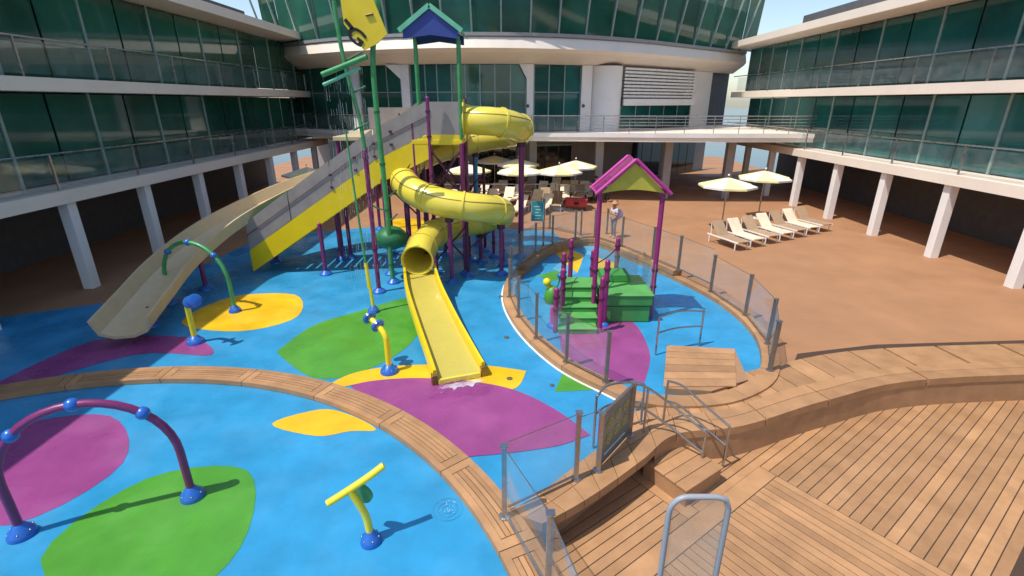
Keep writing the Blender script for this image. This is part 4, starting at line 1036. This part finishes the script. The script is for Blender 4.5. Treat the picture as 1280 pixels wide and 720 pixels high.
# ------------------------------------------------------------------ galleries along both ship sides
def gallery(x0, sgn, label, lab2, wallmat):
    root = thing('side_gallery', (x0, 18, 0), label, 'building')
    y0, y1 = -2.0, 42.0 if sgn > 0 else 40.0
    bx = lambda name, xa, xb, ya, yb, za, zb, mt, bev=0: MB().box(((xa + xb) / 2 * 1.0, (ya + yb) / 2, (za + zb) / 2), (abs(xb - xa), yb - ya, zb - za)).build(name, M[mt], root, bev)
    s = sgn
    bx('floor_slab', x0, x0 + s * 5, y0, y1, 2.95, 3.35, 'cream_paint'); bx('floor_slab', x0 + s * 0.2, x0 + s * 5, y0, y1, 6.3, 6.7, 'cream_paint')
    bx('floor_slab', x0 - s * 0.8, x0 + s * 5, y0, y1, 9.7, 10.1, 'cream_paint'); bx('back_wall', x0 + s * 4.8, x0 + s * 5, y0, y1, -0.6, 12.0, 'grey_dark')
    y = y0
    while y < y1 - 2:
        bx('pillar', x0 + s * 0.15, x0 + s * 0.5, y, y + 0.35, -0.6, 2.95, 'white_paint', 0.02)
        for za, zb, off in ((3.36, 6.29, 1.4), (6.71, 9.69, 0.9)):
            for k in range(2):
                bx('window_pane', x0 + s * off, x0 + s * (off + 0.04), y + 0.05 + k * 1.8, y + 1.75 + k * 1.8, za + 0.05, zb - 0.05, wallmat)
            bx('mullion', x0 + s * (off - 0.05), x0 + s * (off + 0.03), y - 0.05, y + 0.05, za, zb, 'mullion')
            p, q = (x0 + s * 0.25, y, 0), (x0 + s * 0.25, y + 3.6, 0)
            glass_panel(root, p, q, za + 0.08, za + 1.0, 0.03, edge=False)
            bx('baluster', x0 + s * 0.22, x0 + s * 0.28, y - 0.03, y + 0.03, za, za + 1.08, 'steel')
        y += 3.6
    for za in (3.36, 6.71):
        MB().tube([(x0 + s * 0.25, y0, za + 1.1), (x0 + s * 0.25, y1, za + 1.1)], 0.03, 8).build('top_rail', M['steel'], root)
gallery(-14.2, -1, 'covered ship side gallery with green glass on the slide tower side', '', 'window_green')
gallery(17.0, 1, 'covered ship side gallery with teal glass on the play house side', '', 'window_teal')

# ------------------------------------------------------------------ umbrellas and loungers
def make_umbrella(label, s=1.0):
    root = thing('sun_umbrella', (0, 0, 0), label, 'umbrella', 'yellow and white umbrellas over the loungers')
    MB().tube([(0, 0, 0.05), (0, 0, 2.45)], 0.035, 10).build('pole', M['steel'], root)
    MB().lathe([(0.32, 0), (0.30, 0.06), (0.06, 0.10)], (0, 0, 0), 16).build('base', M['white_paint'], root)
    n = 8; rr = 1.36
    for k in range(n):
        a0, a1 = 2 * math.pi * k / n, 2 * math.pi * (k + 1) / n; am = (a0 + a1) / 2
        P = lambda a, r, z: (r * math.cos(a), r * math.sin(a), z)
        v = [P(am, 0.02, 2.56), P(a0, rr * 0.5, 2.39), P(am, rr * 0.47, 2.37), P(a1, rr * 0.5, 2.39), P(a0, rr, 2.20), P(am, rr * 0.90, 2.18), P(a1, rr, 2.20), P(a0, rr, 2.10), P(am, rr * 0.90, 2.09), P(a1, rr, 2.10)]
        MB().add(v, [(0, 1, 2), (0, 2, 3), (1, 4, 5, 2), (2, 5, 6, 3), (4, 7, 8, 5), (5, 8, 9, 6)]).build('canopy_panel', M['umb_yellow'] if k % 2 else M['umb_white'], root)
        MB().bar((0, 0, 2.56), P(a0, rr * 0.98, 2.16), 0.02, 0.02).build('rib', M['steel'], root)
    MB().ball((0, 0, 2.68), 0.05, 8).build('finial', M['white_paint'], root)
    return root
um = make_umbrella('yellow and white sun umbrella over the loungers on the plaza')
spots = [(585, 203, 30), (650, 208, 29.5), (648, 199.5, 33), (699, 209, 29.5), (720, 201, 32), (618, 190, 35)]
first = True
for px, py, Y in spots:
    p = at(px, py + 1, Y); loc = (p.x, Y, 0)
    if first: um.location = loc; first = False
    else: copy_tree(um, loc, random.uniform(0, 0.8))
for x, y in ((10.5, 24.5), (13.5, 27.0), (-11.5, 28.5)): copy_tree(um, (x, y, 0), random.uniform(0, 0.8), label='yellow and white sun umbrella beside the side gallery pillars')['group'] = 'umbrellas beside the galleries'

def make_lounger(mat, label, group):
    root = thing('lounger', (0, 0, 0), label, 'lounger', group)
    MB().box((0, -0.30, 0.36), (0.62, 1.25, 0.05)).build('seat', M[mat], root, 0.015)
    m = Matrix.Rotation(R(48), 3, 'X')
    MB().box((0, 0.57, 0.64), (0.62, 0.80, 0.05), m=m).build('backrest', M[mat], root, 0.015)
    for s in (-1, 1):
        MB().bar((s * 0.33, -0.95, 0.35), (s * 0.33, 0.95, 0.35), 0.04, 0.05).build('side_rail', M['white_paint'], root)
        for y in (-0.8, 0.8): MB().bar((s * 0.33, y, 0), (s * 0.33, y, 0.34), 0.04, 0.04, (0, 1, 0)).build('leg', M['white_paint'], root)
    MB().bar((-0.3, 0.75, 0.36), (-0.3, 0.80, 0.86), 0.03, 0.03, (1, 0, 0)).build('prop', M['white_paint'], root)
    return root
lc = make_lounger('sling_cream', 'cream lounger in the rows under the umbrellas', 'cream loungers under the umbrellas')
lt_ = make_lounger('sling_tan', 'tan lounger in the rows under the umbrellas', 'tan loungers under the umbrellas')
sp_l = [(600, 243, 0), (618, 240, 1), (575, 240, 0), (556, 238, 1), (634, 246, 0), (658, 238, 1), (668, 250, 0), (690, 240, 0), (705, 243, 0), (682, 247, 1), (695, 252, 1), (722, 243, 1), (738, 240, 0), (648, 258, 0), (708, 236, 1), (676, 237, 0), (612, 249, 0), (590, 247, 1), (565, 250, 0), (628, 236, 0), (645, 243, 0), (716, 236, 0), (730, 237, 0), (662, 231, 0), (694, 232, 0), (680, 256, 0)]
used = {0: False, 1: False}
for i, (px, py, k) in enumerate(sp_l):
    p = g(px, py + 9, 0); src = lc if k == 0 else lt_
    rz = R(random.uniform(-12, 12)) + R(-12)
    if not used[k]: src.location = (p.x, p.y, 0); src.rotation_euler = (0, 0, rz); used[k] = True
    else: copy_tree(src, (p.x, p.y, 0), rz)
for i in range(7):
    copy_tree(lc if i % 2 else lt_, (9.6 + 1.15 * i * 0.8, 21.5 + i * 0.55, 0), R(20), label='%s lounger in the row beside the ship side gallery' % ('cream' if i % 2 else 'tan'))['group'] = '%s loungers beside the gallery' % ('cream' if i % 2 else 'tan')
rb = thing('towel_bin', (3.9, 28.0, 0), 'red towel bin standing in front of the loungers', 'bin')
p = g(720, 262); rb.location = (p.x, p.y, 0)
MB().box((p.x, p.y, 0.42), (1.25, 0.7, 0.40), R(-8)).build('tub', M['red_fabric'], rb, 0.06)
MB().box((p.x, p.y, 0.64), (1.32, 0.76, 0.05), R(-8)).build('rim', M['red_fabric'], rb, 0.02)
for s in (-1, 1):
    for q in (-1, 1): MB().bar((p.x + s * 0.5, p.y + q * 0.25, 0), (p.x + s * 0.5, p.y + q * 0.25, 0.24), 0.06, 0.06, (0, 1, 0)).build('leg', M['grey_dark'], rb)
MB().box((p.x - 0.05, p.y - 0.36, 0.44), (0.28, 0.05, 0.14), R(-8)).build('grip', M['cloth_black'], rb)
# low fence between the loungers and the plaza
lf = thing('lounger_rail', (3, 32, 0), 'pale steel rail with posts behind the loungers under the overhang', 'railing')
for z in (1.05, 0.6): MB().tube([(-5, 32.2, z), (5.4, 32.2, z)], 0.03, 8).build('rail', M['steel'], lf)
for k in range(9): MB().tube([(-5 + 1.3 * k, 32.2, 0), (-5 + 1.3 * k, 32.2, 1.06)], 0.03, 8).build('post', M['steel'], lf)
# plaza glass fence behind the toddler pool
fence('plaza glass fence with dark slim posts between the loungers and the pool', [(0.4, 24.2), (1.9, 24.6), (3.3, 23.3), (4.6, 23.6)], 0.0, 1.2, mat='steel_dark', skip=(2,))

# ------------------------------------------------------------------ people
def person(x, y, rz, label, top, legs, hair, hat=None, bag=None, h=1.66):
    root = thing('person', (x, y, 0), label, 'person')
    s = h / 1.70
    J = {'pelvis': (0, 0, 0.95), 'waist': (0, 0, 1.10), 'chest': (0, 0.0, 1.30), 'neck': (0, 0.0, 1.46), 'head': (0, -0.02, 1.56), 'crown': (0, -0.015, 1.66),
         'hipL': (0.09, 0, 0.90), 'kneeL': (0.10, -0.03, 0.50), 'ankL': (0.10, 0.02, 0.09), 'toeL': (0.115, -0.13, 0.04),
         'hipR': (-0.09, 0, 0.90), 'kneeR': (-0.10, -0.01, 0.50), 'ankR': (-0.11, 0.04, 0.09), 'toeR': (-0.13, -0.11, 0.04),
         'shL': (0.17, 0, 1.40), 'elL': (0.22, -0.02, 1.13), 'wrL': (0.12, -0.24, 1.20), 'haL': (0.07, -0.31, 1.23),
         'shR': (-0.17, 0, 1.40), 'elR': (-0.22, -0.03, 1.13), 'wrR': (-0.10, -0.24, 1.18), 'haR': (-0.05, -0.31, 1.22)}
    E = [('pelvis', 'waist'), ('waist', 'chest'), ('chest', 'neck'), ('neck', 'head'), ('head', 'crown'), ('pelvis', 'hipL'), ('hipL', 'kneeL'), ('kneeL', 'ankL'), ('ankL', 'toeL'),
         ('pelvis', 'hipR'), ('hipR', 'kneeR'), ('kneeR', 'ankR'), ('ankR', 'toeR'), ('chest', 'shL'), ('shL', 'elL'), ('elL', 'wrL'), ('wrL', 'haL'), ('chest', 'shR'), ('shR', 'elR'), ('elR', 'wrR'), ('wrR', 'haR')]
    rad = dict(pelvis=.12, waist=.105, chest=.125, neck=.05, head=.085, crown=.07, hipL=.085, kneeL=.055, ankL=.04, toeL=.032, hipR=.085, kneeR=.055, ankR=.04, toeR=.032,
               shL=.055, elL=.04, wrL=.028, haL=.03, shR=.055, elR=.04, wrR=.028, haR=.03)
    def skin(names, grow, mat, nm, cut=None):
        idx = {k: i for i, k in enumerate(names)}
        pts = {k: Vector(J[k]) for k in names}
        if cut:
            for k, (a, f) in cut.items(): pts[k] = Vector(J[a]).lerp(Vector(J[k]), f)
        me = bpy.data.meshes.new(nm); me.from_pydata([tuple(pts[k] * s) for k in names], [(idx[a], idx[b]) for a, b in E if a in idx and b in idx], [])
        o = bpy.data.objects.new(nm, me); COL.objects.link(o); o.parent = root; me.materials.append(M[mat])
        md = o.modifiers.new('skin', 'SKIN'); md.use_smooth_shade = True
        for k in names:
            r = rad[k] * s + grow; me.skin_vertices[0].data[idx[k]].radius = (r, r * (0.78 if k in ('chest', 'waist', 'pelvis') else 1)); me.skin_vertices[0].data[idx[k]].use_root = (k in ('pelvis', 'chest') and k == names[0])
        sd = o.modifiers.new('sub', 'SUBSURF'); sd.levels = 1; sd.render_levels = 2
        return o
    body = skin(list(J), 0, 'skin', 'body')
    skin(['chest', 'waist', 'shL', 'shR', 'elL', 'elR'], 0.018, top, 'top', {'elL': ('shL', 0.7), 'elR': ('shR', 0.7)})
    skin(['pelvis', 'hipL', 'kneeL', 'ankL', 'hipR', 'kneeR', 'ankR'], 0.016, legs, 'trousers')
    hd = Vector(J['head']) * s
    def loc_build(mb, nm, mt):
        me = bpy.data.meshes.new(nm); me.from_pydata([tuple(p) for p in mb.v], [], mb.f); me.materials.append(M[mt])
        for p_ in me.polygons: p_.use_smooth = True
        o = bpy.data.objects.new(nm, me); COL.objects.link(o); o.parent = root; return o
    loc_build(MB().ball(hd + Vector((0, 0.03, 0.06)), 0.105 * s, 14, 1.05), 'hair', hair)
    loc_build(MB().ball(hd + Vector((0, -0.105 * s, 0.0)), 0.016, 6), 'nose', 'skin')
    for q in (-1, 1):
        loc_build(MB().ball(hd + Vector((q * 0.035, -0.082 * s, 0.03)), 0.012, 6), 'eye', 'hair_dark')
        base = Vector(J['haL' if q > 0 else 'haR']) * s
        for f in range(4):
            b = base + Vector((0, -0.01, 0.022 - f * 0.016)); loc_build(MB().tube([b, b + Vector((-q * 0.02, -0.045 + 0.006 * abs(f - 1.5), 0)), b + Vector((-q * 0.05, -0.05, 0))], 0.008, 6), 'finger', 'skin')
        b = base + Vector((0, 0.0, 0.03)); loc_build(MB().tube([b, b + Vector((-q * 0.02, -0.01, 0.035))], 0.009, 6), 'thumb', 'skin')
    if hat: loc_build(MB().lathe([(0.20, 0), (0.12, 0.025), (0.105, 0.10), (0.05, 0.13), (0.001, 0.135)], hd + Vector((0, 0, 0.085)), 18), 'hat', hat)
    if bag:
        loc_build(MB().ball((0.02, 0.24, 1.12 * s), 0.19, 14, 1.25), 'bag', bag)
        loc_build(MB().tube(catmull([(-0.14, 0.0, 1.47 * s), (-0.06, 0.13, 1.36 * s), (0.02, 0.18, 1.22 * s)], 4), 0.018, 6), 'strap', 'cloth_navy')
    ph_ = MB().box((0.01, -0.36 * s, 1.26 * s), (0.08, 0.012, 0.15)); loc_build(ph_, 'phone', 'cloth_black')
    root.rotation_euler = (0, 0, rz)
    return root
p = g(766, 297)
person(p.x, p.y, R(-62), 'person in white top and straw hat with a lilac bag looking at a phone', 'cloth_white', 'cloth_grey', 'hair_fair', 'straw', 'lilac')
person(at(746, 212, 31.5).x, 31.5, R(10), 'person in black clothes standing under the overhang by the doors', 'cloth_black', 'cloth_black', 'hair_dark')
person(at(761, 212, 31.8).x, 31.8, R(-30), 'person in navy clothes standing under the overhang by the pillar', 'cloth_navy', 'cloth_black', 'hair_dark')

# ------------------------------------------------------------------ rounded screen end on the near rail
rs_ = thing('rail_screen', (1.3, 3.0, 3.0), 'grey rimmed acrylic screen with rounded corner on the near rail', 'screen')
c = at(858, 640, 2.9); r_ = 0.13; zb = ZD
pts = []
x_l = c.x - r_; x_r = c.x + 0.30
pts = [Vector((x_l, 2.9, zb))] + [Vector((x_l, 2.9, c.z - 0.05 * k)) for k in (6, 3, 0)] + [Vector((c.x - r_ * math.cos(math.pi / 2 * k / 6), 2.9, c.z + r_ * 1.1 * math.sin(math.pi / 2 * k / 6))) for k in range(1, 7)] + \
      [Vector((c.x + 0.20, 2.9, c.z + r_ * 1.1)), Vector((c.x + 0.28, 2.9, c.z + r_ * 0.9)), Vector((c.x + 0.31, 2.9, c.z + 0.03)), Vector((c.x + 0.31, 2.9, zb))]
MB().tube(pts, 0.022, 12).build('rim', M['rim_grey'], rs_)
poly = [(p.x, p.z) for p in pts]
vs = [(x, 2.895, z) for x, z in poly] + [(x, 2.905, z) for x, z in poly]; n = len(poly)
MB().add(vs, [tuple(range(n)), tuple(range(2 * n - 1, n - 1, -1))] + [(k, n + k, n + (k + 1) % n, (k + 1) % n) for k in range(n)]).build('screen_sheet', M['acrylic'], rs_)
